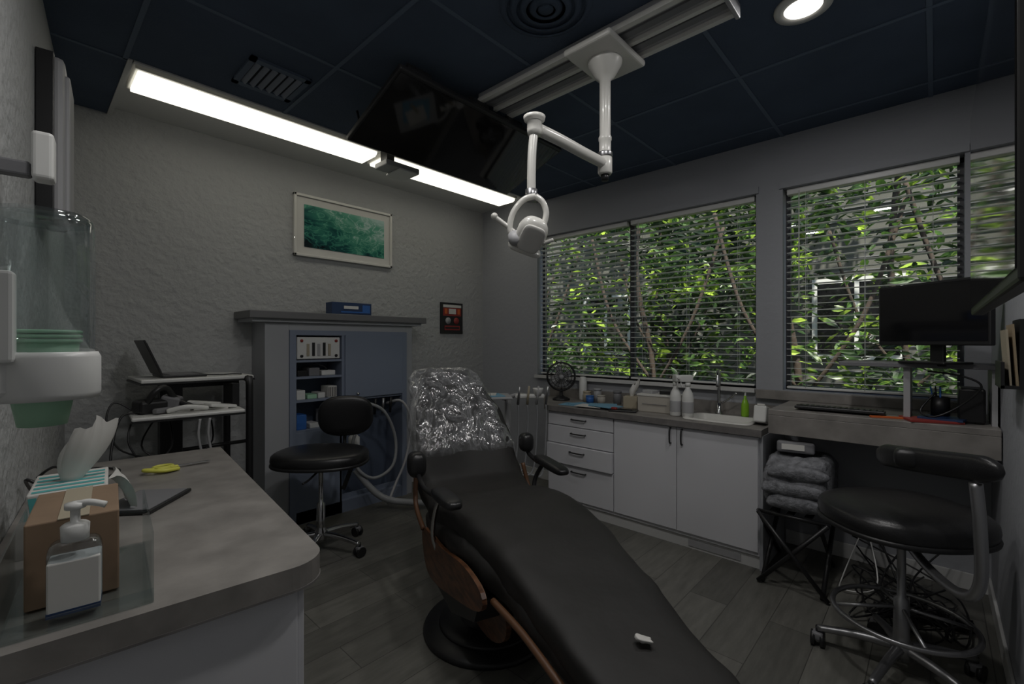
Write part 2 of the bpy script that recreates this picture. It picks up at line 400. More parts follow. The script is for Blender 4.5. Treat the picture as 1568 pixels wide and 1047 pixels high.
# ------------------------------------------------------------------ windows and blinds
FRM = mat('window_frame_dark', (.05, .05, .055), .5)
for i, (y0, y1) in enumerate((W1, W2)):
    b = B('window_%d' % (i + 1))
    xg = XW + .115; f = .03
    b.bx(xg - .015, xg + .02, y0, y0 + f, WZ[0], WZ[1], FRM); b.bx(xg - .015, xg + .02, y1 - f, y1, WZ[0], WZ[1], FRM)
    b.bx(xg - .015, xg + .02, y0, y1, WZ[0], WZ[0] + f, FRM); b.bx(xg - .015, xg + .02, y0, y1, WZ[1] - f, WZ[1], FRM)
    if i == 0: b.bx(xg - .02, xg + .02, 2.08, 2.125, WZ[0], WZ[1], FRM)
    b.add([(xg, y0, WZ[0]), (xg, y1, WZ[0]), (xg, y1, WZ[1]), (xg, y0, WZ[1])], [(0, 1, 2, 3)], GLASS)
    b.done()
for y0, y1, tilt in ((1.03, 2.085, 3), (2.125, 3.165, 13), (-.11, .81, 1)):
    b = B('venetian_blind'); xb = XW + .055
    b.bx(xb - .028, xb + .028, y0, y1, WZ[1] - .045, WZ[1] - .002, WPL, bev=.004)
    b.bx(xb - .024, xb + .024, y0, y1, WZ[0] + .012, WZ[0] + .028, WPL, bev=.004)
    z = WZ[0] + .065
    while z < WZ[1] - .06:
        b.box((xb, (y0 + y1) / 2, z), (.047, y1 - y0, .0036), SLAT, rot=(0, tilt + random.uniform(-1.2, 1.2), 0)); z += .0475
    n = 3
    for k in range(n):
        y = y0 + .12 + (y1 - y0 - .24) * k / (n - 1)
        for dx in (-.024, .024): b.cyl((xb + dx, y, WZ[0] + .02), (xb + dx, y, WZ[1] - .03), .0014, WPL, seg=5)
    b.cyl((xb - .034, y1 - .08, WZ[1] - .9), (xb - .034, y1 - .08, WZ[1] - .03), .004, WPL, seg=6)
    b.done()

# ------------------------------------------------------------------ outside
b = B('garden_ground'); b.bx(4.05, 14, -8, 12, -.3, -.02, GROUND); b.done()
b = B('neighbour_house')
b.bx(9, 9.2, -9, 14, -.02, 5.6, SIDING)
for k in range(28): b.bx(8.98, 9.0, -9, 14, k * .2, k * .2 + .012, GREY)
for y in (.9, 5.4):
    b.bx(8.93, 9, y - .6, y + .6, 1.2, 2.5, WPL); b.bx(8.92, 8.95, y - .52, y + .52, 1.28, 2.42, BLKG); b.bx(8.9, 8.94, y - .03, y + .03, 1.28, 2.42, WPL)
b.done()
def hedge(name, x0, x1, y0, y1, z0, z1, n, size, trunks, per=40, sg=.2):
    b = B(name); vs = []; fs = []
    cl = [Vector((random.uniform(x0, x1), random.uniform(y0, y1), random.uniform(z0, z1))) for _ in range(int(n / per))]
    for _ in range(n):
        c = random.choice(cl) + Vector([random.gauss(0, sg) for _ in range(3)])
        c.x = min(max(c.x, x0 - .25), x1 + .2); c.z = max(c.z, .05)
        s = size * random.uniform(.6, 1.3)
        M = Euler((random.uniform(-.9, .9), random.uniform(-1.3, .3), random.uniform(0, 6.28))).to_matrix()
        k = len(vs)
        for p in ((0, -s, 0), (s * .36, -s * .2, s * .12), (s * .28, s * .45, s * .08), (0, s, -s * .1), (-s * .28, s * .45, s * .08), (-s * .36, -s * .2, s * .12)):
            vs.append(c + M @ Vector(p))
        fs += [(k, k + 1, k + 2, k + 3), (k, k + 3, k + 4, k + 5)]
    b.add(vs, fs, LEAF, False)
    for ty in trunks:
        tx = (x0 + x1) / 2
        b.tube([(tx, ty, -.05), (tx + .05, ty + .05, 1.2), (tx - .1, ty + .2, 2.4), (tx, ty + .1, 3.8)], .035, BARK)
        b.tube([(tx, ty + .05, 1.0), (tx - .2, ty + .5, 1.8), (tx - .2, ty + .8, 2.9)], .02, BARK)
        b.tube([(tx, ty + .05, .8), (tx - .1, ty - .5, 1.7), (tx + .1, ty - .8, 2.8)], .02, BARK)
    return b.done(weld=False)
hedge('garden_shrub', 5.1, 5.8, -1.8, 6.8, .4, 3.9, 4200, .075, (-.6, 1.0, 2.6, 4.6), per=28)
hedge('garden_tree', 6.6, 8.0, -3, 9.5, .6, 5.6, 9500, .11, (0.2, 3.2, 6.5), per=60, sg=.3)

# ------------------------------------------------------------------ wall art, notice, mantel cabinet
b = B('framed_artwork')
x0, x1, z0, z1 = 1.60, 2.56, 2.22, 2.76; y = YB
for (a, c, d, e) in ((x0, x1, z0, z0 + .022), (x0, x1, z1 - .022, z1), (x0, x0 + .022, z0, z1), (x1 - .022, x1, z0, z1)):
    b.bx(a, c, y - .035, y, d, e, WENAM, bev=.003)
b.bx(x0 + .01, x1 - .01, y - .018, y, z0 + .01, z1 - .01, OFFW)
b.bx(1.69, 2.475, y - .022, y - .015, 2.305, 2.675, ART); b.done()
b = B('framed_notice')
b.bx(3.19, 3.51, y - .02, y, 1.57, 1.92, BLK, bev=.003)
b.bx(3.22, 3.48, y - .026, y - .018, 1.865, 1.895, OFFW); b.bx(3.22, 3.48, y - .024, y - .018, 1.77, 1.86, RED)
b.bx(3.30, 3.40, y - .028, y - .022, 1.79, 1.85, OFFW)
for xx in (3.24, 3.425): b.bx(xx, xx + .035, y - .028, y - .022, 1.79, 1.85, ORANGE)
for xx in (3.29, 3.41): b.lathe((xx, y - .02, 1.715), [(0, .006), (.038, .006), (.038, 0), (0, 0)], RED if xx > 3.35 else LGREY, rot=(90, 0, 0), seg=16)
b.bx(3.24, 3.46, y - .025, y - .018, 1.61, 1.66, RED); b.bx(3.25, 3.45, y - .028, y - .022, 1.625, 1.645, BLK); b.done()

b = B('recessed_supply_cabinet')
F = 3.76; YC = YB - .003
b.bx(1.15, 2.735, 3.68, YC, 1.655, 1.712, mat('mantel_grey', (.15, .15, .155), .5), bev=.006)
b.bx(1.18, 2.70, 3.72, YC, 1.63, 1.655, SURR)
b.bx(1.28, 1.46, F, YC, 0, 1.63, SURR, bev=.004); b.bx(2.55, 2.62, F, YC, 0, 1.63, SURR, bev=.004); b.bx(1.46, 2.55, F, YC, 1.57, 1.63, SURR)
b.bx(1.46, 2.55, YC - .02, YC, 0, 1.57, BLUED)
b.bx(1.46, 1.51, F - .012, YC - .02, 0, 1.57, BLUE); b.bx(2.50, 2.55, F - .012, YC - .02, 0, 1.57, BLUE)
b.bx(1.51, 2.50, F - .012, YC - .02, 1.53, 1.57, BLUE)
b.bx(1.895, 1.925, F - .005, YC - .02, .72, 1.53, BLUE)
b.bx(1.92, 2.495, F - .022, F - .002, .985, 1.535, BLUE, bev=.003)
b.bx(1.925, 2.50, F, YC - .02, .965, .985, BLUE)
for z in (1.31, 1.175, .985, .74): b.bx(1.51, 1.9, F, YC - .02, z, z + .018, BLUE)
b.bx(1.51, 1.9, F, F + .02, .0, .74, BLUE, bev=.003); b.bx(1.88, 1.9, F, YC - .02, 0, .74, BLUE)
b.bx(1.9, 2.5, F + .05, F + .065, .0, .14, BLUE)
b.bx(1.51, 2.5, F - .0, F + .05, .0, .10, BLUE)
b.lathe((2.03, F - .03, 1.02), [(.012, 0), (.012, .012), (0, .016)], CHROME, rot=(90, 0, 0), seg=12)
b.done()
b = B('gas_flow_panel')
b.bx(1.525, 1.885, F + .01, F + .12, 1.335, 1.515, WPL, bev=.006)
for xx in (1.56, 1.85): 
    for zz in (1.36, 1.485): b.lathe((xx, F + .012, zz), [(.012, 0), (.012, .01), (0, .012)], RED if zz > 1.4 else BLK, rot=(90, 0, 0), seg=12)
for k, mm in enumerate((GLOVE, BLK, LGREY, BLK, GLOVE)): b.bx(1.60 + k * .045, 1.622 + k * .045, F + .002, F + .012, 1.36, 1.46 + .01 * (k % 2), mm, bev=.002)
b.done()
b = B('shelf_supplies')
for (xa, xb2, ya, za, zb, mm) in ((1.54, 1.62, 3.80, 1.193, 1.24, BLK), (1.63, 1.72, 3.79, 1.193, 1.26, GREY), (1.74, 1.86, 3.80, 1.193, 1.235, WPL),
    (1.53, 1.60, 3.79, 1.003, 1.08, WPL), (1.62, 1.70, 3.80, 1.003, 1.04, MINT), (1.71, 1.77, 3.80, 1.003, 1.05, WPL), (1.79, 1.87, 3.79, 1.003, 1.1, OFFW),
    (1.53, 1.61, 3.79, .758, .88, BLUEP), (1.64, 1.72, 3.80, .758, .80, WPL), (1.75, 1.86, 3.80, .758, .90, LGREY)):
    b.bx(xa, xb2, ya, ya + .14, za, zb, mm, bev=.006)
for k in range(5): b.bx(1.795 + k * .015, 1.80 + k * .015, 3.786, 3.79, 1.01, 1.09, BLK)
b.tube([(1.66, 3.84, 1.26), (1.68, 3.82, 1.29), (1.76, 3.81, 1.27), (1.80, 3.83, 1.24)], .006, BLK)
b.done()
b = B('glove_box')
b.box((1.985, 3.80, 1.765), (.36, .13, .105), BLUEN, rot=(0, 0, -3), bev=.004)
b.box((1.97, 3.732, 1.775), (.13, .004, .026), WPL, rot=(0, 0, -3)); b.box((2.11, 3.728, 1.765), (.07, .004, .07), BLUEP, rot=(0, 0, -3)); b.box((1.98, 3.732, 1.735), (.2, .004, .012), BLUEP, rot=(0, 0, -3))
b.done()
b = B('suction_hose')
b.tube([(2.12, 3.78, .93), (2.05, 3.68, .95), (2.22, 3.62, .86), (2.34, 3.62, .60), (2.30, 3.60, .36), (2.12, 3.62, .28), (1.98, 3.66, .40), (1.97, 3.70, .62), (2.08, 3.74, .76)], .014, HOSE)
b.tube([(2.36, 3.80, .90), (2.44, 3.66, .92), (2.50, 3.6, .72), (2.44, 3.6, .4), (2.32, 3.58, .2), (2.20, 3.52, .06)], .012, LGREY)
b.tube([(2.0, 3.72, .36), (2.16, 3.55, .12), (2.42, 3.35, .05), (2.66, 3.15, .035), (2.62, 2.9, .035), (2.40, 2.72, .035)], .028, HOSE, seg=12)
b.lathe((2.02, 3.78, .55), [(.0, -.1), (.045, -.1), (.05, -.06), (.05, .08), (.03, .1), (0, .1)], WPL, seg=18)
for k in range(3): b.cyl((2.20 + k * .08, 3.74, .82), (2.20 + k * .08, 3.72, .96), .012, ALU if k % 2 else BLK, seg=10)
b.done()

# ------------------------------------------------------------------ counter run under the window
CX = 3.25
b = B('base_cabinet')
b.bx(CX, XW - .015, .83, 2.55, .09, .76, WHITE)
b.bx(CX, CX + .02, .83, 2.55, .76, .868, WHITE); b.bx(XW - .035, XW - .015, .83, 2.55, .76, .868, WHITE); b.bx(CX, XW - .015, 2.53, 2.55, .76, .868, WHITE)
b.bx(CX + .03, XW - .015, .85, 2.53, 0, .09, WHITE)
b.bx(CX - .0, XW - .015, .812, .832, 0, .868, SURR)
b.bx(CX + .02, CX + .035, .835, 2.55, .0, .085, TRIM)
b.bx(CX + .012, CX + .021, .95, 1.30, .02, .065, LGREY)
def front(y0, y1, z0, z1, out=.018): b.bx(CX - out, CX + .001, y0 + .002, y1 - .002, z0 + .002, z1 - .002, WHITE, bev=.003)
front(.835, 1.373, .115, .862); front(1.373, 1.885, .115, .862)
for z0_, z1_, o_ in ((.745, .862, .018), (.59, .742, .024), (.42, .587, .045), (.115, .415, .018)):
    front(1.89, 2.55, z0_, z1_, o_); 
    zc = z1_ - .05; 
    b.tube([(CX - o_, 2.15, zc), (CX - o_ - .022, 2.16, zc), (CX - o_ - .022, 2.28, zc), (CX - o_, 2.29, zc)], .006, BLK, sub=3)
for yy in (1.33, 1.415): b.tube([(CX - .018, yy, .74), (CX - .042, yy, .75), (CX - .042, yy, .84), (CX - .018, yy, .85)], .006, BLK, sub=3)
b.done()
b = B('countertop')
sx0, sx1, sy0, sy1 = 3.33, 3.63, .93, 1.36
b.prism([(3.21, .815), (3.845, .815), (3.845, sy0), (3.21, sy0)], .87, .91, LAM)
b.prism([(3.21, sy0), (sx0, sy0), (sx0, sy1), (3.21, sy1)], .87, .91, LAM)
b.prism([(sx1, sy0), (3.845, sy0), (3.845, sy1), (sx1, sy1)], .87, .91, LAM)
b.prism([(3.21, sy1), (3.845, sy1), (3.845, 3.0), (3.70, 2.98), (3.235, 2.60), (3.21, 2.54)], .87, .91, LAM)
b.bx(3.205, 3.212, .81, 2.54, .868, .912, LAMD)
b.bx(3.825, 3.845, .82, 3.0, .91, 1.0, LAM)
b.done()
b = B('sink')
rim = []
for (dx, z) in ((.02, .912), (.02, .922), (-.005, .924), (-.02, .915), (-.035, .80), (-.08, .765)):
    rim.append([(x, y_, z) for x, y_ in rrect(sx0 - dx, sx1 + dx, sy0 - dx, sy1 + dx, .06)])
b.loft(rim[::1], WENAM, cap=False)
b.add(rim[-1], [tuple(range(len(rim[-1])))], WENAM)
b.done()
b = B('faucet')
b.lathe((3.72, 1.24, .91), [(.03, 0), (.03, .012), (.016, .03), (.014, .09), (0, .09)], CHROME)
b.tube([(3.72, 1.24, .95), (3.72, 1.24, 1.10), (3.71, 1.235, 1.20), (3.65, 1.22, 1.255), (3.57, 1.20, 1.235), (3.54, 1.19, 1.17), (3.54, 1.19, 1.14)], .012, CHROME, seg=12)
b.tube([(3.72, 1.22, 1.0), (3.70, 1.16, 1.04), (3.68, 1.10, 1.09)], .007, CHROME); b.done()

b = B('desk_fan')
b.lathe((3.60, 2.68, .91), [(.085, 0), (.085, .015), (.04, .035), (.018, .05), (.016, .11), (0, .11)], BLK)
fc = Vector((3.60, 2.68, 1.14)); fr = (90, 0, -50)
MF = Matrix.Translation(fc) @ rotm(fr)
for r_, off, th_ in ((.135, 0, .010), (.132, .034, .004), (.132, -.034, .004), (.10, .044, .003), (.065, .050, .003)):
    b.tube([MF @ Vector((r_ * math.cos(a * math.pi / 8), r_ * math.sin(a * math.pi / 8), off)) for a in range(16)], th_, BLK, seg=6, sub=2, closed=True)
for k in range(20):
    a = k * math.pi / 10
    b.tube([MF @ Vector((.02 * math.cos(a), .02 * math.sin(a), .052)), MF @ Vector((.095 * math.cos(a), .095 * math.sin(a), .046)), MF @ Vector((.134 * math.cos(a), .134 * math.sin(a), .0))], .0022, BLK, seg=4, sub=2)
for k in range(4):
    Mk = MF @ Matrix.Rotation(R(90 * k + 20), 4, 'Z') @ Matrix.Translation((.062, 0, 0)) @ Matrix.Rotation(R(25), 4, 'X')
    b.pad(None, (.095, .075, .006), LGREY, M=Mk, e1=.8, e2=.8, nu=16, nv=8)
b.lathe(tuple(fc), [(0, .056), (.026, .052), (.028, -.05), (0, -.06)], LGREY, rot=fr)
b.done()
b = B('surface_wipes_canister')
b.lathe((3.74, 2.52, .91), [(.035, 0), (.037, .02), (.037, .19), (.03, .2), (.03, .225), (0, .23)], WPL); b.done()
b = B('sterile_pouch_stack')
for k, (x_, y_, r_, m_) in enumerate(((3.40, 2.38, 12, LBLUE), (3.42, 2.30, -20, LBLUE), (3.36, 2.18, 8, OFFW), (3.45, 2.12, 30, LBLUE), (3.38, 2.05, -12, LBLUE))):
    b.box((x_, y_, .914 + k * .005), (.17, .24, .004), m_, rot=(0, 0, r_))
b.done()
b = B('supply_jars')
for k, (x_, y_, h_, m_) in enumerate(((3.66, 2.42, .10, GLOVE), (3.70, 2.33, .13, LGREY), (3.62, 2.24, .08, BEIGE), (3.70, 2.12, .12, GREY), (3.6, 2.35, .07, BLUEP))):
    b.lathe((x_, y_, .91), [(.035, 0), (.037, h_ * .8), (.03, h_ * .85), (.038, h_ * .86), (.038, h_), (0, h_)], m_, seg=16)
b.done()
def tissues(name, c, size, m1, m2, rot=0, tall=.1):
    b = B(name)
    b.box((c[0], c[1], c[2] + size[2] / 2), size, m1, rot=(0, 0, rot), bev=.004)
    if m2:
        Mz = Matrix.Translation((c[0], c[1], c[2])) @ rotm((0, 0, rot))
        nst = 5
        for k in range(nst):
            xx = -size[0] / 2 + size[0] * (k + .3) / nst
            for sgn in (-1, 1):
                b.add([(xx, sgn * (size[1] / 2 + .001), .6 * size[2]), (xx + size[0] / nst * .5, sgn * (size[1] / 2 + .001), .6 * size[2]), (xx + size[0] / nst * .3, sgn * (size[1] / 2 + .001), .95 * size[2]), (xx - size[0] / nst * .2, sgn * (size[1] / 2 + .001), .95 * size[2])], [(0, 1, 2, 3)], m2, M=Mz)
        for k in range(7):
            yy = -size[1] / 2 + size[1] * (k + .2) / 7
            b.add([(size[0] / 2 + .001, yy, .1 * size[2]), (size[0] / 2 + .001, yy + size[1] / 14, .1 * size[2]), (size[0] / 2 + .001, yy + size[1] / 9, .95 * size[2]), (size[0] / 2 + .001, yy + size[1] / 36, .95 * size[2])], [(0, 1, 2, 3)], m2, M=Mz)
        for k in range(5):
            yy = -size[1] * .45 + size[1] * .9 * k / 5
            b.add([(-size[0] * .45, yy, size[2] + .001), (size[0] * .45, yy, size[2] + .001), (size[0] * .45, yy + .02, size[2] + .001), (-size[0] * .45, yy + .02, size[2] + .001)], [(0, 1, 2, 3)], m2, M=Mz)
    rings = []
    for j in range(8):
        t = j / 7; ring = []
        for k in range(24):
            a = 2 * math.pi * k / 24
            rr = (.022 + .030 * math.sin(t * 2.4) + .016 * math.sin(3 * a + 1) * t + .008 * math.sin(7 * a) * t)
            ring.append((c[0] + rr * math.cos(a) + .04 * t, c[1] + rr * math.sin(a) * .6 - .02 * t, c[2] + size[2] + tall * t * (1 + .25 * math.sin(a + 2.4)) + .012 * t * t * math.sin(5 * a + .6)))
        rings.append(ring)
    b.loft(rings, OFFW, cap=False)
    return b.done(weld=False)
tissues('tissue_box', (3.60, 1.92, .91), (.12, .12, .10), GLOVE, None, 10, .12)
b = B('phone_tray')
b.box((3.36, 1.87, .918), (.14, .22, .014), BLK, rot=(0, 0, 20), bev=.004); b.box((3.36, 1.87, .928), (.07, .14, .008), BLKG, rot=(0, 0, 28), bev=.003)
b.pad((3.30, 1.92, .935), (.03, .05, .02), RED); b.done()
b = B('supply_bin')
b.box((3.56, 1.65, .975), (.20, .30, .13), BEIGE, rot=(0, 0, 4), bev=.005); b.box((3.56, 1.65, 1.045), (.21, .31, .015), OFFW, rot=(0, 0, 4), bev=.003)
b.box((3.452, 1.65, .975), (.003, .2, .004), GREY, rot=(0, 0, 4))
b.box((3.58, 1.59, 1.07), (.1, .13, .035), BLK, rot=(0, 0, 24), bev=.006); b.box((3.55, 1.73, 1.065), (.08, .1, .03), LGREY, rot=(0, 0, -14), bev=.006)
b.done()
def spray(x_, y_, rz):
    b = B('spray_bottle')
    b.lathe((x_, y_, .91), [(.036, 0), (.042, .01), (.042, .14), (.036, .18), (.017, .215), (.017, .235), (0, .235)], WPL, seg=20)
    b.lathe((x_, y_, .945), [(.0425, 0), (.0428, .002), (.0428, .08), (.0425, .082)], LGREY, seg=20)
    b.cyl((x_, y_, 1.14), (x_, y_, 1.17), .019, WPL)
    M_ = Matrix.Translation((x_, y_, 1.20)) @ rotm((0, 0, rz))
    b.pad(None, (.105, .034, .055), WPL, M=M_ @ Matrix.Translation((.015, 0, 0)), e1=.4, e2=.4)
    b.tube([M_ @ Vector((.045, 0, -.01)), M_ @ Vector((.05, 0, -.035)), M_ @ Vector((.04, 0, -.065))], .006, WPL)
    b.cyl(M_ @ Vector((.06, 0, .005)), M_ @ Vector((.085, 0, .005)), .008, WPL, seg=10)
    b.done()
spray(3.42, 1.46, 220); spray(3.42, 1.365, 130)
b = B('dish_soap_bottle')
b.lathe((3.68, 1.04, .91), [(.032, 0), (.036, .02), (.034, .10), (.022, .13), (.012, .145), (.012, .165), (0, .165)], GREENP, seg=18, sy=.75)
b.tube([(3.68, 1.04, 1.07), (3.68, 1.04, 1.10), (3.65, 1.05, 1.11)], .006, WPL); b.done()
b = B('paper_towel_dispenser')
b.box((3.48, .87, .972), (.17, .08, .115), WPL, rot=(0, 14, 0), bev=.012, seg=3); b.box((3.46, .87, 1.037), (.10, .045, .012), OFFW, rot=(0, 18, 6)); b.done()

b = B('dental_delivery_unit')
b.lathe((3.02, 2.85, 0), [(.17, 0), (.17, .03), (.06, .05), (.028, .07), (.028, .98), (0, .98)], LGREY, seg=24)
b.tube([(3.02, 2.85, .96), (2.9, 2.88, .985), (2.76, 2.86, .99)], .02, ALU)
b.box((2.74, 2.84, 1.005), (.42, .32, .018), LGREY, rot=(0, 0, -40), bev=.006); b.box((2.72, 2.82, 1.018), (.28, .22, .006), LBLUE, rot=(0, 0, -30)); b.box((2.74, 2.86, 1.024), (.2, .16, .006), OFFW, rot=(0, 0, -48))
b.box((2.68, 2.80, 1.03), (.12, .03, .012), GLOVE, rot=(0, 0, 20), bev=.003)
b.tube([(3.02, 2.85, .97), (3.05, 2.76, 1.0), (3.06, 2.62, 1.0)], .018, LGREY)
b.box((3.06, 2.62, 1.0), (.26, .05, .035), WPL, rot=(0, 0, -43), bev=.01)
for k in range(4):
    x_ = 2.97 + k * .06; y_ = 2.70 - k * .056
    m_ = (ALU, GLOVE, LGREY, ALU)[k]
    b.cyl((x_, y_ - .02, .93), (x_ - .02, y_ - .06, 1.09), .012, m_, r1=.009, seg=10)
    b.tube([(x_, y_ - .02, .93), (x_ + .03, y_, .75), (x_ + .02, y_ + .03, .42 - .03 * k), (x_ - .06, y_ + .08, .30), (3.0 + .01 * k, 2.84, .26 + .04 * k)], .008, HOSE, seg=8)
b.lathe((3.10, 2.56, 1.01), [(.0, 0), (.03, 0), (.045, .05), (.047, .06), (.04, .055), (0, .02)], WPL, seg=18)
b.done()

# ------------------------------------------------------------------ desk run on the right
b = B('computer_desk')
b.bx(3.22, 3.845, -.235, .775, 1.015, 1.05, LAM, bev=.003); b.bx(3.22, 3.245, -.235, .775, .90, 1.015, LAM, bev=.002)
b.bx(3.245, 3.845, .755, .775, .915, 1.015, LAM)
b.bx(3.80, 3.845, -.13, 1.0, 1.051, 1.115, LAM, bev=.002)
b.done()
b = B('monitor_shelf')
b.bx(3.30, 3.62, -.235, .42, 1.335, 1.36, GREY, bev=.003); b.bx(3.33, 3.60, .10, .13, 1.05, 1.335, LGREY, bev=.003); b.bx(3.33, 3.60, -.23, -.21, 1.05, 1.335, LGREY)
b.done()
b = B('computer_monitor')
ang = math.degrees(math.atan2(.435, .35)); mc = Vector((3.275, .0175, 1.625))
b.box(mc, (.56, .03, .335), BLK, rot=(0, 0, ang), bev=.006)
Mm = Matrix.Translation(mc) @ rotm((0, 0, ang))
b.box(Mm @ Vector((0, .0155, .005)), (.535, .003, .30), BLKG, rot=(0, 0, ang))
b.box(Mm @ Vector((0, -.03, .0)), (.30, .04, .2), BLK, rot=(0, 0, ang), bev=.015)
b.box(Mm @ Vector((0, -.045, -.18)), (.07, .02, .2), BLK, rot=(0, 0, ang), bev=.005)
b.box(Mm @ Vector((.0, -.02, -.258)), (.24, .18, .012), BLK, rot=(0, 0, ang), bev=.005)
b.done()
b = B('keyboard')
b.box((3.38, .43, 1.066), (.15, .44, .018), BLK, rot=(0, 4, 2), bev=.005)
for r_ in range(5):
    for k in range(15): b.box((3.38 - .055 + r_ * .026, .43 - .2 + k * .0285, 1.0815 - r_ * .0018), (.02, .022, .006), BLK, bev=.002, seg=1)
b.done()
b = B('desk_clutter')
b.box((3.33, .02, 1.057), (.17, .22, .012), RED, rot=(0, 0, 20), bev=.002); b.box((3.30, .20, 1.055), (.03, .15, .008), ORANGE, rot=(0, 0, 18))
b.box((3.36, -.03, 1.068), (.14, .18, .01), BLUEN, rot=(0, 0, -12)); 
b.lathe((3.43, -.02, 1.075), [(.04, 0), (.04, .10), (.036, .10), (.036, .01), (0, .01)], BLK)
for k in range(5): b.cyl((3.43 + .01 * k - .02, -.02 + .008 * (k % 3), 1.08), (3.43 + .02 * k - .04, -.02 + .02 * (k % 3), 1.23), .004, BLK if k % 2 else BLUEP, seg=6)
b.box((3.45, -.14, 1.142), (.2, .1, .18), BLK, bev=.01)
b.tube([(3.29, .03, 1.32), (3.285, -.10, 1.30), (3.28, -.17, 1.25), (3.31, -.1, 1.15), (3.3, 0, 1.08), (3.35, .06, 1.1), (3.4, .0, 1.2)], .005, BLK)
b.done()
b = B('wall_tv')
b.bx(.95, 2.09, -.115, -.085, 1.56, 2.20, BLK, bev=.006); b.bx(.965, 2.075, -.0855, -.083, 1.58, 2.185, BLKG)
b.bx(1.3, 1.75, YR, -.20, 1.75, 2.05, BLK); b.bx(1.45, 1.6, -.2, -.115, 1.8, 2.0, BLK); b.done()
b = B('wall_file_rack')
b.bx(2.50, 2.72, YR, YR + .012, 1.30, 1.56, BLK); b.bx(2.50, 2.72, YR + .012, YR + .06, 1.30, 1.312, BLK); b.bx(2.50, 2.72, YR + .05, YR + .06, 1.30, 1.40, BLK)
for k, (m_, h_) in enumerate(((MANILA, .23), (GLOVE, .21))): b.box((2.61 + .01 * k, YR + .022 + k * .016, 1.312 + h_ / 2), (.2, .006, h_), m_, rot=(-3, 0, 0))
b.done()

# folding luggage stand with a folded fleece blanket
b = B('folding_stand')
for yy in (.47, .78):
    b.cyl((3.10, yy, .012), (3.62, yy, .44), .013, BLK, seg=8); b.cyl((3.62, yy + .02, .012), (3.10, yy + .02, .44), .013, BLK, seg=8)
b.cyl((3.09, .80, .012), (3.09, .44, .44), .013, BLK, seg=8); b.cyl((3.085, .44, .012), (3.085, .80, .44), .013, BLK, seg=8)
for (x_, z_) in ((3.10, .44), (3.62, .44)): b.cyl((x_, .43, z_), (x_, .80, z_), .012, BLK, seg=8)
for k in range(3): b.bx(3.10, 3.62, .52 + k * .09, .56 + k * .09, .452, .456, BLK)
b.done()
b = B('folded_blanket')
rings = []
for j in range(25):
    t = j / 24; yy = .455 + .32 * t; ring = []
    edge = min(1, math.sqrt(min(t, 1 - t) * 9 + .05))
    cx_, cz_ = 3.34, .62
    for k in range(56):
        a = 2 * math.pi * k / 56; ca, sa = math.cos(a), math.sin(a)
        rx = .225 - .05 * max(0, sa); x_ = math.copysign(abs(ca) ** .55, ca) * rx; z_ = math.copysign(abs(sa) ** .55, sa) * .158
        fold = .045 * (abs(math.sin((z_ + .158) / .08 * math.pi)) - .5) if abs(ca) > .3 else 0
        p = Vector((cx_ + (x_ + math.copysign(fold, ca)) * (.9 + .1 * edge), yy, cz_ + z_ * (.75 + .25 * edge)))
        nv = noise.noise(p * 7) * .022 + noise.noise(p * 17) * .014
        p += Vector((math.copysign(nv, ca), nv * .5, nv)); p.z = max(p.z, .458)
        ring.append(p)
    rings.append(ring)
b.loft(rings, BLANKET)
for (yy, zz, w_) in ((.60, .70, .30), (.62, .60, .33), (.60, .52, .31)):
    b.pad((3.12, yy, zz), (.12, w_, .095), BLANKET, rot=(0, 12, 3), e1=.9, e2=.7, fn=lambda p: p * (1 + .22 * noise.noise(p * 15)), nu=40, nv=20)
b.done()
b = B('storage_pouch')
b.box((3.30, .64, .82), (.14, .20, .07), GREY, rot=(0, 8, 10), bev=.015, seg=3); b.box((3.225, .64, .83), (.004, .12, .035), OFFW, rot=(0, 8, 10)); b.done()
b = B('power_strip')
b.box((3.25, .02, .03), (.06, .34, .045), BLK, rot=(0, 0, 12), bev=.008)
for k in range(4): b.box((3.24 + .012 * k, -.09 + k * .07, .065), (.04, .035, .035), BLK, rot=(0, 0, 12), bev=.005)
for k in range(9):
    pts = []; x_, y_ = 3.24, -.08 + k * .035
    pts.append((x_, y_, .06))
    for j in range(6): pts.append((3.25 + random.uniform(-.28, .3), .1 + random.uniform(-.24, .28), .012 + random.uniform(0, .10)))
    pts.append((3.7, random.uniform(-.1, .4), .012 + .05 * k)); b.tube(pts, .005, BLK, seg=6)
b.tube([(3.55, .3, .3), (3.4, .25, .05), (3.3, .40, .02), (3.5, .42, .03), (3.75, .3, .4)], .004, WPL, seg=6)
b.done()

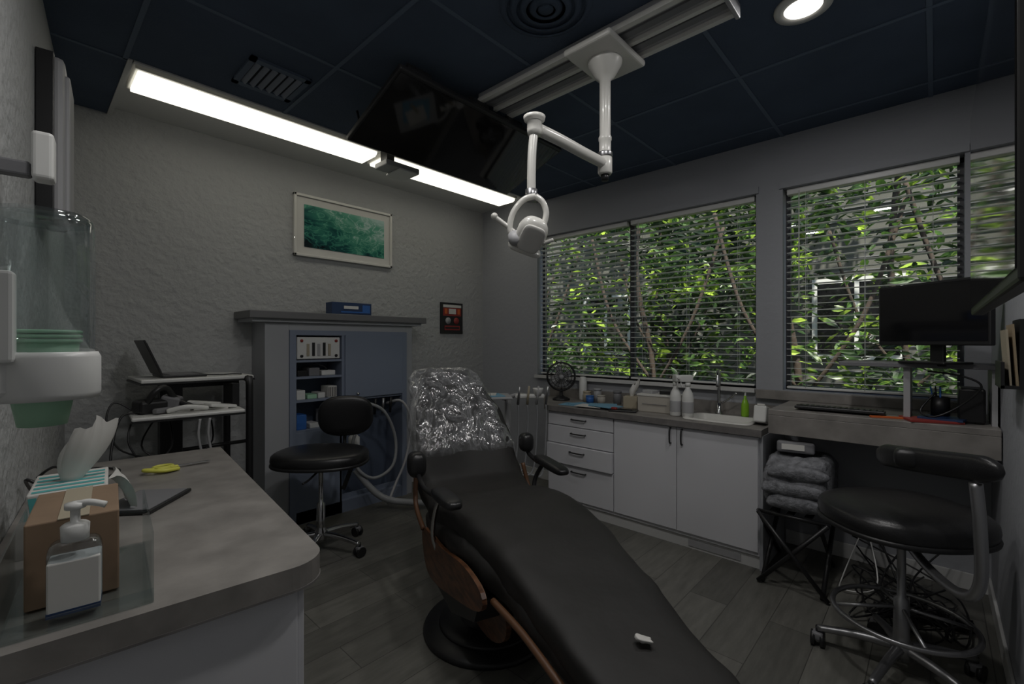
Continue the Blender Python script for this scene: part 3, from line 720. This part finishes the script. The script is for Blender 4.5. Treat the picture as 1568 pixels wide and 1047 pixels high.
# ------------------------------------------------------------------ stools
def stool(name, cx, cy, zs, sr, ph, ring=False, rb=.30, th=.12):
    b = B(name)
    for k in range(5):
        a = R(ph + 72 * k); dx, dy = math.cos(a), math.sin(a)
        b.tube([(cx + dx * .03, cy + dy * .03, .125), (cx + dx * rb * .5, cy + dy * rb * .5, .115), (cx + dx * rb, cy + dy * rb, .085)], lambda t: .022 - .007 * t, CHROME if not ring else ALU, seg=10)
        px, py = cx + dx * rb, cy + dy * rb
        b.cyl((px, py, .05), (px, py, .095), .010, BLK, seg=8)
        ca = a + .7 * k; ox, oy = math.cos(ca), math.sin(ca)
        for sgn in (-1, 1):
            b.cyl((px + ox * .010 * sgn, py + oy * .010 * sgn, .034), (px + ox * .028 * sgn, py + oy * .028 * sgn, .034), .034, BLK, seg=18)
        b.pad((px, py, .05), (.05, .05, .04), GREY)
    b.lathe((cx, cy, .08), [(.0, 0), (.04, 0), (.045, .06), (.032, .08), (.03, .10), (.028, .26), (.016, .27), (.016, zs - .18), (.04, zs - .175), (0, zs - .17)], CHROME if not ring else ALU, seg=20)
    if ring:
        b.tube([(cx + .25 * math.cos(a * math.pi / 8), cy + .25 * math.sin(a * math.pi / 8), .26) for a in range(16)], .011, ALU, closed=True, sub=3)
        for k in range(4): a = R(20 + 90 * k); b.cyl((cx + .02 * math.cos(a), cy + .02 * math.sin(a), .30), (cx + .25 * math.cos(a), cy + .25 * math.sin(a), .26), .008, ALU, seg=8)
    b.box((cx, cy, zs - .11), (.2, .16, .02), BLK, bev=.004)
    b.tube([(cx, cy, zs - .12), (cx + .08, cy - .1, zs - .14), (cx + .14, cy - .17, zs - .15)], .006, BLK)
    b.pad((cx, cy, zs - th / 2), (sr[0] * 2, sr[1] * 2, th), LEA, e1=.6, e2=.85, nu=40, rot=(0, 0, -45))
    b.pad((cx, cy, zs - th * .75), (sr[0] * 2.02, sr[1] * 2.02, .035), BLK, e1=.4, e2=.85, nu=40, rot=(0, 0, -45))
    return b
b = stool('operator_stool', 1.45, 3.18, .73, (.325, .255), 10, rb=.31, th=.13)
b.tube([(1.45, 3.18, .60), (1.60, 3.30, .565), (1.73, 3.40, .60), (1.76, 3.44, .72), (1.76, 3.44, .86)], .014, BLK)
b.pad((1.74, 3.38, .90), (.08, .41, .32), LEA, rot=(0, -6, 62), e1=.75, e2=.75, nu=32)
b.box((1.64, 3.15, .50), (.03, .05, .20), BLK, rot=(0, 20, -30), bev=.006)
b.tube([(1.39, 3.08, .60), (1.28, 2.98, .58), (1.22, 2.93, .58)], .007, BLK)
b.done()
b = stool('assistant_stool', 2.66, .11, .775, (.305, .28), 93, ring=True, rb=.31, th=.14)
b.pad((2.33, .08, 1.03), (.08, .08, .07), BLK, e1=.6)
def arcpt(t):
    return [(2.50, .18, 1.00), (2.39, .11, 1.015), (2.30, .02, 1.03), (2.22, -.08, 1.045), (2.12, -.16, 1.06)][t]
rings = []
pl = [Vector(arcpt(t)) for t in range(5)]
fine = []
for i in range(4):
    a_, b_, c_, d_ = pl[max(i - 1, 0)], pl[i], pl[i + 1], pl[min(i + 2, 4)]
    for k in range(5):
        t = k / 5; fine.append(.5 * ((2 * b_) + (c_ - a_) * t + (2 * a_ - 5 * b_ + 4 * c_ - d_) * t * t + (3 * b_ - a_ - 3 * c_ + d_) * t ** 3))
fine.append(pl[-1]); nf = len(fine)
for i, p in enumerate(fine):
    tg = (fine[min(i + 1, nf - 1)] - fine[max(i - 1, 0)]).normalized(); sd = tg.cross(Vector((0, 0, 1))).normalized()
    e_ = min(1, math.sqrt(max(.02, min(i, nf - 1 - i) / 3)))
    ring = []
    for k in range(16):
        a = 2 * math.pi * k / 16; ca, sa = math.cos(a), math.sin(a)
        ring.append(p + sd * .028 * e_ * math.copysign(abs(ca) ** .7, ca) + Vector((0, 0, .046 * e_ * math.copysign(abs(sa) ** .7, sa))))
    rings.append(ring)
b.loft(rings, LEA)
b.tube([(2.66, .11, .62), (2.45, .02, .58), (2.27, -.07, .58), (2.19, -.11, .66), (2.18, -.11, .85), (2.19, -.10, 1.0)], .018, ALU, seg=12)
b.done()

# ------------------------------------------------------------------ dental chair
OX, OY = 1.65, 1.50
tx, ty = .375, .927
def C(s, n, z): return Vector((OX + tx * s - ty * n, OY + ty * s + tx * n, z))
def cr(pts, sub):
    out = []; n = len(pts)
    for i in range(n - 1):
        a, bb, c, d = [Vector(p) for p in (pts[max(i - 1, 0)], pts[i], pts[i + 1], pts[min(i + 2, n - 1)])]
        for k in range(sub):
            t = k / sub; out.append(.5 * ((2 * bb) + (c - a) * t + (2 * a - 5 * bb + 4 * c - d) * t * t + (3 * bb - a - 3 * c + d) * t ** 3))
    out.append(Vector(pts[-1])); return out
def slab(b, path, m, exp=.35, noise_amp=.0, sub=8, seg=44, cap=True, nsc=5):
    A = cr([(p[0], p[1], p[2]) for p in path], sub); T = cr([(p[3], p[4], 0) for p in path], sub)
    N_ = len(A); rings = []
    for i in range(N_):
        s, z, hw = A[i]; ht, ns = T[i][0], T[i][1]
        d = A[min(i + 1, N_ - 1)] - A[max(i - 1, 0)]; L_ = math.hypot(d.x, d.y); ds, dz = d.x / L_, d.y / L_
        ns_, nz = -dz, ds
        e = min(1, math.sqrt(max(.03, min(i, N_ - 1 - i) / 4)))
        ring = []
        for k in range(seg):
            a = 2 * math.pi * k / seg; ca, sa = math.cos(a), math.sin(a)
            u = math.copysign(abs(ca) ** exp, ca) * hw * (.85 + .15 * e); v = math.copysign(abs(sa) ** (exp + .15), sa) * ht * e
            p = C(s + ns_ * v, ns + u, z + nz * v)
            if noise_amp:
                w = noise.noise(p * nsc) + .6 * noise.noise(p * nsc * 2.3 + Vector((3, 1, 7))) + .5 * abs(noise.noise(Vector((p.x * 12, p.y * 4, p.z * 18))))
                q = C(s, ns, z); dirv = (p - q); 
                if dirv.length > 1e-6: p = p + dirv.normalized() * w * noise_amp
            ring.append(p)
        rings.append(ring)
    b.loft(rings, m, cap=cap)
b = B('dental_chair')
slab(b, [(-1.15, .425, .185, .045, 0), (-1.05, .45, .20, .055, 0), (-.7, .53, .235, .065, 0), (-.35, .605, .275, .08, 0), (-.08, .63, .305, .085, 0), (.18, .60, .315, .085, 0), (.42, .555, .315, .085, 0),
         (.60, .60, .325, .08, 0), (.70, .73, .325, .075, 0), (.82, .91, .30, .07, 0), (.92, 1.06, .26, .065, .01), (1.0, 1.17, .20, .055, .02)], CLOTH, noise_amp=.015, nsc=4.5, seg=64, sub=10)
slab(b, [(.55, .50, .33, .05, 0), (.30, .50, .335, .07, 0), (.0, .55, .33, .08, 0), (-.3, .545, .295, .075, 0), (-.6, .49, .25, .06, 0), (-.9, .43, .225, .05, 0)], CLOTH, noise_amp=.014, nsc=6, exp=.4)
slab(b, [(.96, 1.08, .15, .05, .03), (1.02, 1.15, .17, .06, .03), (1.06, 1.21, .16, .055, .03), (1.09, 1.26, .14, .04, .03)], mat('headrest_vinyl', (.08, .08, .085), .4), exp=.5)
slab(b, [(.70, .72, .345, .10, 0), (.80, .86, .325, .10, 0), (.90, 1.01, .295, .095, .02), (1.0, 1.15, .25, .085, .04), (1.06, 1.225, .225, .08, .05), (1.09, 1.26, .20, .06, .05)], FILM, noise_amp=.030, nsc=8, sub=10, seg=96, exp=.5)
def szpoly(poly, n0, n1, m):
    k = len(poly); vs = [C(s, n0, z) for s, z in poly] + [C(s, n1, z) for s, z in poly]
    b.add(vs, [tuple(range(k)), tuple(range(k, 2 * k))[::-1]] + [(i, (i + 1) % k, k + (i + 1) % k, k + i) for i in range(k)], m)
def smoothpoly(pts, sub=4):
    n = len(pts); out = []
    for i in range(n):
        a, bb, c, d = [Vector(pts[(i + j) % n]) for j in (-1, 0, 1, 2)]
        for k in range(sub):
            t = k / sub; q = .5 * ((2 * bb) + (c - a) * t + (2 * a - 5 * bb + 4 * c - d) * t * t + (3 * bb - a - 3 * c + d) * t ** 3); out.append((q.x, q.y))
    return out
sh1 = smoothpoly([(.44, .47), (.1, .50), (-.22, .555), (-.42, .54), (-.40, .46), (-.1, .36), (.25, .275), (.40, .31)])
sh2 = smoothpoly([(.18, .36), (-.12, .40), (-.34, .40), (-.36, .30), (-.22, .21), (.0, .19), (.15, .25)])
for sg in (1, -1):
    szpoly(sh1, sg * .335, sg * .350, WOOD); szpoly(sh1[::-1], sg * .331, sg * .335, WOODE)
    szpoly(sh2, sg * .20, sg * .222, WOOD)
    b.tube([C(-.42, sg * .30, .50), C(-.6, sg * .268, .475), C(-.78, sg * .244, .435), C(-.88, sg * .225, .40)], .013, WOODE)
    b.tube([C(.62, sg * .345, .70), C(.56, sg * .36, .56), C(.42, sg * .352, .47)], .013, WOODE)
szpoly([(.42, .40), (-.35, .46), (-.3, .36), (.0, .24), (.35, .26)], -.33, .33, BLK)
bc = C(.20, .06, 0)
b.lathe((bc.x, bc.y, 0), [(.335, 0), (.34, .012), (.33, .028), (.24, .04), (.16, .06), (.12, .10), (.11, .30), (0, .32)], BLK, seg=48)
b.lathe((bc.x, bc.y, .036), [(.26, 0), (.25, .012), (.19, .03)], BLK, seg=48)
b.pad(C(.05, 0, .30), (.42, .34, .18), BLK, rot=(0, 0, 68), e1=.5, e2=.4)
def armM(s, n, z, pitch=0): return Matrix.Translation(C(s, n, z)) @ Matrix.Rotation(math.atan2(ty, tx), 4, 'Z') @ Matrix.Rotation(R(pitch), 4, 'Y')
b.pad(None, (.30, .085, .05), LEA, M=armM(.0, .355, .765, 3), e1=.6, e2=.5)
b.pad(None, (.12, .10, .14), LEA, M=armM(.50, .37, .80), e1=.7, e2=.7)
b.pad(None, (.34, .085, .05), LEA, M=armM(.36, -.40, .745, -3), e1=.6, e2=.5)
b.pad(None, (.10, .09, .12), LEA, M=armM(.62, -.37, .83), e1=.7, e2=.7)
b.tube([C(.08, .355, .75), C(.14, .365, .66), C(.20, .36, .52), C(.2, .33, .42)], .012, CHROME)
b.tube([C(.10, .355, .74), C(.3, .37, .72), C(.5, .37, .76)], .014, BLK)
b.tube([C(.45, -.40, .73), C(.5, -.37, .62), C(.45, -.33, .48)], .014, BLK)
b.tube([C(.5, -.39, .73), C(.6, -.38, .76), C(.64, -.37, .82)], .014, BLK)
b.done()
b = B('crumpled_tissue')
def crump(p): return p * (1 + .5 * noise.noise(p * 60))
cp = C(-.91, 0, 0)
b.pad((cp.x, cp.y, .560), (.03, .045, .014), OFFW, rot=(10, 0, 40), fn=crump); b.done()

# ------------------------------------------------------------------ ceiling TV
b = B('ceiling_tv')
pc = Vector((2.03, 2.305, 2.80)); tl = math.degrees(math.atan2(-.20, .55))
Mt = Matrix.Translation(pc) @ rotm((tl, 0, 0))
def tb(c, size, m, bev=0): b.box(Mt @ Vector(c), size, m, rot=(tl, 0, 0), bev=bev)
tb((0, 0, 0), (1.39, .60, .035), BLK, .008); tb((0, .005, -.0185), (1.36, .565, .003), BLKG)
tb((0, 0, .035), (.9, .4, .05), BLK, .02)
for xx in (-.56, -.12, .2, .5): tb((xx, -.27, .03), (.16, .06, .05), BLK, .012)
b.tube([Mt @ Vector((-.3, -.2, .05)), Mt @ Vector((-.1, -.24, .08)), Mt @ Vector((.2, -.22, .07)), Mt @ Vector((.4, -.25, .06))], .008, BLK)
b.cyl(Mt @ Vector((0, .05, .04)), (2.03, 2.35, 2.996), .035, BLK); b.bx(1.88, 2.18, 2.24, 2.46, 2.98, 2.998, BLK)
b.tube([(1.46, 2.58, 2.70), (1.50, 2.72, 2.80), (1.52, 2.78, 2.94), (1.52, 2.80, 2.998)], .008, BLK)
b.done()
b = B('ceiling_light_track')
b.bx(1.92, 2.20, .66, 2.06, 2.965, 2.999, LGREY, bev=.004)
b.bx(1.915, 1.945, .66, 2.06, 2.945, 2.97, WENAM); b.bx(2.175, 2.205, .66, 2.06, 2.945, 2.97, WENAM); b.bx(2.05, 2.075, .66, 2.06, 2.945, 2.97, WENAM)
b.bx(1.98, 2.02, .67, 2.05, 2.955, 2.966, GREY); b.bx(2.10, 2.14, .67, 2.05, 2.955, 2.966, GREY)
b.bx(1.905, 2.215, .645, .665, 2.935, 3.0, LGREY, bev=.004)
b.done()
b = B('dental_light')
jx, jy = 2.04, 1.24
b.box((jx, jy, 2.925), (.36, .27, .035), WENAM, rot=(0, 0, 0), bev=.014, seg=3)
b.lathe((jx, jy, 2.33), [(.030, 0), (.036, .01), (.036, .085), (.030, .09), (.030, .17), (.033, .175), (.033, .19), (.028, .20), (.028, .48), (.05, .50), (.085, .56), (.09, .60)], WENAM, seg=24)
b.lathe((jx, jy, 2.42), [(.037, 0), (.038, .004), (.038, .018), (.037, .022)], ALU, seg=24)
b.lathe((jx, jy, 2.30), [(0, 0), (.018, .0), (.022, .03)], BLK, seg=16)
ex, ey = 1.52, 1.275
b.tube([(jx, jy, 2.385), (1.86, 1.25, 2.39), (1.7, 1.262, 2.40), (ex + .03, ey, 2.405)], .026, WENAM, seg=14)
b.lathe((ex, ey, 2.37), [(.0, 0), (.028, .0), (.032, .02), (.032, .06), (.045, .065), (.048, .08), (0, .095)], WENAM, seg=20)
b.tube([(ex, ey, 2.40), (ex - .015, ey, 2.30), (ex - .02, ey, 2.2), (ex - .02, ey, 2.11)], .019, WENAM, seg=12)
b.lathe((ex - .02, ey, 2.08), [(.0, 0), (.024, .0), (.026, .05), (.0, .055)], ALU, seg=16)
rr = Vector((.679, -.734, 0)); ff = Vector((.734, .679, 0))
hx, hy, hz = ex - .045, ey - .005, 1.965
H = lambda r_, f_, z_: Vector((hx, hy, hz)) + rr * r_ + ff * f_ + Vector((0, 0, z_))
b.tube([H(.03, 0, .13), H(-.02, 0, .115), H(-.065, 0, .06), H(-.08, 0, -.01), H(-.06, 0, -.05)], .013, WENAM, seg=10)
b.tube([H(.03, 0, .13), H(.06, 0, .105), H(.075, .0, .06), H(.065, 0, .01), H(.05, 0, -.02)], .013, WENAM, seg=10)
Mh = Matrix.Translation(H(.01, 0, -.035)) @ Matrix.Rotation(R(-47), 4, 'Z') @ Matrix.Rotation(R(38), 4, 'X') @ Matrix.Rotation(R(22), 4, 'Y')
b.pad(None, (.13, .09, .16), WENAM, M=Mh, e1=.75, e2=.8)
b.pad(None, (.10, .02, .12), OFFW, M=Mh @ Matrix.Translation((0, -.042, 0)), e1=.5, e2=.7)
b.pad(None, (.15, .07, .03), WENAM, M=Mh @ Matrix.Translation((0, .0, -.07)), e1=.6)
b.tube([H(-.05, 0, -.03), H(-.10, 0, .01), H(-.14, .0, .04)], .010, WENAM, seg=8); b.pad(H(-.145, 0, .045), (.03, .03, .03), WENAM, e1=1, e2=1)
b.tube([H(.06, 0, -.07), H(.105, .0, -.055)], .008, WENAM, seg=8)
b.lathe(tuple(H(-.055, -.01, -.05)), [(0, -.015), (.03, -.015), (.032, .015), (0, .02)], LGREY, rot=(60, 0, -47))
b.done()

# ------------------------------------------------------------------ left rear table with laptop
b = B('standing_desk')
b.bx(.50, 1.12, 3.50, 4.0, 1.222, 1.245, WPL, bev=.006); b.bx(.495, 1.125, 3.495, 4.0, 1.212, 1.222, BLK)
b.box((.72, 3.42, 1.038), (.56, .34, .022), WPL, rot=(0, 0, -5), bev=.008); b.box((.72, 3.42, 1.022), (.56, .34, .01), BLK, rot=(0, 0, -5))
b.tube([(1.08, 3.46, 0.01), (1.08, 3.46, .6), (1.08, 3.46, 1.18), (1.08, 3.50, 1.215)], .024, BLK, sub=3)
b.tube([(1.08, 3.96, 0.01), (1.08, 3.96, .6), (1.08, 3.96, 1.18), (1.08, 3.94, 1.215)], .024, BLK, sub=3)
b.cyl((1.08, 3.46, .03), (1.08, 3.96, .03), .018, BLK); b.cyl((.70, 3.46, .8), (1.08, 3.46, .8), .012, BLK)
b.bx(.62, .74, 3.66, 3.74, .03, 1.215, BLK); b.bx(.5, .86, 3.64, 3.76, 0, .03, BLK, bev=.01)
b.bx(.70, 1.08, 3.68, 3.72, 1.17, 1.21, BLK); b.bx(.66, .70, 3.45, 3.66, .99, 1.02, BLK); b.bx(.96, 1.0, 3.40, 3.6, 1.0, 1.2, BLK)
b.done()
b = B('laptop')
b.bx(.62, .86, 3.58, 3.92, 1.246, 1.262, BLK, bev=.004); b.bx(.66, .82, 3.60, 3.90, 1.262, 1.264, GREY)
b.box((.572, 3.75, 1.375), (.012, .34, .24), BLK, rot=(0, -22, 0), bev=.004); b.box((.5795, 3.75, 1.376), (.003, .31, .20), BLKG, rot=(0, -22, 0))
b.tube([(.86, 3.62, 1.255), (.95, 3.58, 1.252), (1.02, 3.62, 1.252), (1.06, 3.56, 1.252)], .004, BLK)
b.done()
b = B('document_pile')
b.box((.84, 3.42, 1.056), (.20, .16, .012), OFFW, rot=(0, 0, -18)); b.box((.88, 3.36, 1.07), (.16, .10, .02), WPL, rot=(0, 8, 12), bev=.008)
b.box((.81, 3.44, 1.085), (.18, .05, .02), WPL, rot=(0, 6, -28), bev=.006); b.done()
b = B('intraoral_scanner')
b.box((.54, 3.46, 1.09), (.15, .14, .08), BLK, rot=(0, 0, 12), bev=.02, seg=3); b.tube([(.50, 3.42, 1.07), (.54, 3.38, 1.17), (.60, 3.40, 1.20), (.66, 3.42, 1.12), (.74, 3.36, 1.07)], .018, BLK, seg=10)
b.box((.64, 3.46, 1.10), (.10, .12, .09), GREY, rot=(0, 14, -20), bev=.015)
b.tube([(.60, 3.34, 1.065), (.68, 3.30, 1.085), (.76, 3.31, 1.075), (.80, 3.33, 1.065)], .014, WPL, seg=10)
b.tube([(.46, 3.42, 1.06), (.40, 3.40, 1.05), (.36, 3.34, .95), (.34, 3.25, .80), (.40, 3.1, .70)], .006, BLK); b.box((.58, 3.36, 1.07), (.1, .04, .03), GREY, rot=(0, 0, 30), bev=.01)
b.tube([(.52, 3.50, 1.06), (.44, 3.36, 1.02), (.42, 3.30, .9), (.5, 3.28, .78), (.62, 3.34, .85), (.64, 3.5, 1.0)], .005, BLK)
b.tube([(.64, 3.54, 1.06), (.56, 3.58, .96), (.50, 3.44, .84), (.66, 3.40, .74), (.84, 3.42, .82), (.88, 3.56, .95)], .005, BLK)
b.tube([(.47, 3.50, 1.06), (.38, 3.52, 1.12), (.34, 3.46, 1.02), (.38, 3.34, .88), (.50, 3.24, .82)], .005, BLK)
b.done()
b = B('hanging_glove_pair')
for k in range(2): b.tube([(.74 + .05 * k, 3.23, 1.015), (.73 + .05 * k, 3.225, .92), (.745 + .05 * k, 3.225, .82)], .007, LGREY)
b.done()

# ------------------------------------------------------------------ foreground counter on the left
b = B('side_counter', LF)
b.prism(rrect(.003, .672, 1.25, 2.92, .09, 8, (0, 1, 0, 0)), .85, .91, LAM)
b.prism(rrect(.003, .6735, 1.2485, 2.922, .09, 8, (0, 1, 0, 0)), .847, .853, LAMD)
b.bx(.003, .61, 1.31, 2.90, .09, .847, WHITE); b.bx(.003, .55, 1.36, 2.90, 0, .09, WHITE)
b.bx(.003, .605, 1.290, 1.312, .09, .845, WHITE, bev=.003)
for k in range(3): b.bx(.61, .628, 1.315 + k * .53, 1.835 + k * .53, .11, .84, WHITE, bev=.003)
for k in range(3): b.tube([(.628, 1.75 + .53 * k, .72), (.65, 1.75 + .53 * k, .72), (.65, 1.75 + .53 * k, .8), (.628, 1.75 + .53 * k, .8)], .005, BLK, sub=3)
b.done()
tissues('tissue_box', (.105, 1.84, .91), (.16, .24, .165), OFFW, TEAL, -6, .14)
b = B('cardboard_box')
b.box((.095, 1.50, 1.005), (.15, .26, .18), CARD, rot=(0, 0, -6), bev=.003); b.box((.095, 1.50, 1.096), (.05, .262, .002), GLOVE, rot=(0, 0, -6)); b.done()
b = B('acrylic_organizer')
ab = Matrix.Translation((.09, 1.345, .911)) @ rotm((0, 0, -6))
def ac(x0, x1, y0, y1, z0, z1): 
    v = [(x, y_, z) for z in (z0, z1) for y_ in (y0, y1) for x in (x0, x1)]
    b.add(v, [(0, 1, 3, 2), (4, 6, 7, 5), (0, 4, 5, 1), (2, 3, 7, 6), (0, 2, 6, 4), (1, 5, 7, 3)], ACRYL, M=ab)
ac(-.11, .12, -.09, .30, 0, .004); ac(-.11, .12, -.09, -.086, .004, .03); ac(.116, .12, -.086, .30, .004, .15); ac(-.11, -.106, -.086, .30, .004, .15)
b.done()
b = B('hand_sanitizer_bottle')
px_, py_ = .08, 1.305
b.pad((px_, py_, .992), (.085, .055, .155), TBOT, rot=(0, 0, -8), e1=.3, e2=.5)
b.box((px_, py_, .985), (.080, .0565, .10), OFFW, rot=(0, 0, -8), bev=.003); b.box((px_, py_, .933), (.081, .0575, .010), BLUEN, rot=(0, 0, -8))
b.lathe((px_, py_, 1.068), [(.022, 0), (.023, .03), (.018, .034), (.008, .036), (.008, .062), (.017, .064), (.017, .075), (0, .078)], WPL, seg=18)
b.tube([(px_, py_, 1.138), (px_ + .02, py_ - .012, 1.142), (px_ + .045, py_ - .025, 1.134)], .007, WPL, seg=8); b.done()
b = B('tablet')
b.box((.30, 2.03, .918), (.18, .24, .012), BLK, rot=(0, 0, -40), bev=.004); b.box((.30, 2.03, .925), (.16, .22, .002), GREY, rot=(0, 0, -40)); b.done()
b = B('paper_towel')
rings = []
for j in range(14):
    t = j / 13; ring = []
    for k in range(22):
        u_ = k / 21
        x_ = .215 + .05 * t + .012 * math.sin(u_ * 9 + t * 3); y_ = 1.93 + .15 * u_ + .01 * math.sin(t * 7)
        z_ = 1.035 - .11 * t ** 1.6 + .012 * math.sin(u_ * 7 + 1) * (1 - .5 * t)
        ring.append((x_, y_, max(z_, .918)))
    rings.append(ring)
vs_ = [p for r_ in rings for p in r_]; n_ = 22
b.add(vs_, [(i * n_ + k, i * n_ + k + 1, (i + 1) * n_ + k + 1, (i + 1) * n_ + k) for i in range(13) for k in range(21)], OFFW, True)
b.done()
b = B('scissors')
for sg in (-1, 1):
    cx_, cy_ = .44 + .0, 2.50 + sg * .035
    b.tube([(cx_ + .035 * math.cos(a * math.pi / 5), cy_ + .026 * math.sin(a * math.pi / 5), .917) for a in range(10)], .007, YEL, closed=True, sub=3)
    b.box((.535, 2.50 - sg * .004, .918 + .003 * (sg > 0)), (.15, .012, .003), CHROME, rot=(0, 0, -sg * 6), bev=.001)
b.tube([(.40, 2.50, .918), (.36, 2.46, .93), (.42, 2.42, .925), (.48, 2.44, .92)], .008, YEL)
b.pad((.475, 2.50, .918), (.03, .02, .012), YEL); b.done()
b = B('charging_cable')
b.tube([(.05, 2.55, .95), (.10, 2.45, 1.0), (.16, 2.35, .93), (.24, 2.5, .916), (.30, 2.62, .916), (.22, 2.72, .92), (.12, 2.6, .93)], .005, BLK)
b.tube([(.03, 2.35, .95), (.02, 2.2, 1.02), (.1, 2.22, .95), (.2, 2.3, .917), (.3, 2.38, .916)], .005, BLK); b.done()
b = B('cup_dispenser')
dc = Vector((.022, .87, 0))
b.lathe((dc.x, dc.y, 1.41), [(.050, 0), (.052, .0), (.052, .222), (.049, .23), (.046, .23), (.046, .0)], ACRYL, seg=48)
b.lathe((dc.x, dc.y, 1.64), [(0, .006), (.045, .006), (.050, .000), (.050, -.006), (0, -.006)], ACRYL, seg=48)
b.lathe((dc.x, dc.y, 1.40), [(.045, 0), (.056, .0), (.058, .008), (.058, .055), (.055, .062), (.045, .062), (.045, 0)], WPL, seg=48)
b.lathe((dc.x, dc.y, 1.365), [(.0, .002), (.022, 0), (.024, .0), (.031, .04), (.034, .08), (.036, .11), (0, .11)], MINT, seg=32)
for k in range(3): b.lathe((dc.x, dc.y, 1.474 + k * .006), [(.036, 0), (.039, .001), (.039, .004), (.036, .005)], MINT, seg=32)
b.box((-.06, .835, 1.435), (.14, .05, .055), WPL, rot=(0, 0, 14), bev=.006); b.box((-.125, .82, 1.48), (.045, .07, .17), WPL, rot=(0, 0, -6), bev=.006)
b.box((-.02, .82, 1.505), (.035, .03, .11), WPL, rot=(0, 0, -6), bev=.004)
b.done()
b = B('wall_thermostat', LF)
b.box((.096, 1.84, 1.985), (.045, .07, .13), WPL, bev=.01, seg=3); b.box((.036, 1.84, 1.945), (.072, .04, .04), GREY, bev=.006); b.done()
b = B('wall_paper_holder', LF)
b.bx(.002, .055, 2.66, 2.69, 1.95, 2.66, BLK, bev=.003)
b.bx(.004, .085, 2.69, 3.00, 1.98, 2.66, LGREY, bev=.02); b.bx(.02, .10, 2.72, 2.96, 2.02, 2.60, LGREY, bev=.01); b.done()

# ------------------------------------------------------------------ light
w = bpy.data.worlds.new('World'); scene.world = w; w.use_nodes = True
N = w.node_tree.nodes; L = w.node_tree.links
bg = N['Background']; sky = N.new('ShaderNodeTexSky')
try:
    sky.sky_type = 'NISHITA'; sky.sun_disc = False; sky.sun_elevation = R(55); sky.sun_rotation = R(200)
    bg.inputs['Strength'].default_value = .22
except Exception:
    bg.inputs['Strength'].default_value = .8
L.new(sky.outputs[0], bg.inputs[0])
sd = bpy.data.lights.new('sun', 'SUN'); sd.energy = 10; sd.angle = R(1.0); sd.color = (1, .95, .85)
so = bpy.data.objects.new('sun', sd); scene.collection.objects.link(so)
so.rotation_euler = Vector((.42, .25, -.95)).to_track_quat('-Z', 'Y').to_euler()

# ------------------------------------------------------------------ camera
cd = bpy.data.cameras.new('camera'); cam = bpy.data.objects.new('camera', cd); scene.collection.objects.link(cam)
cam.location = (0, 0, 1.475); cam.rotation_euler = (R(90), 0, R(-47.2))
cd.sensor_fit = 'HORIZONTAL'; cd.sensor_width = 36; cd.lens = 16.07; cd.clip_start = .02; cd.clip_end = 200
scene.camera = cam
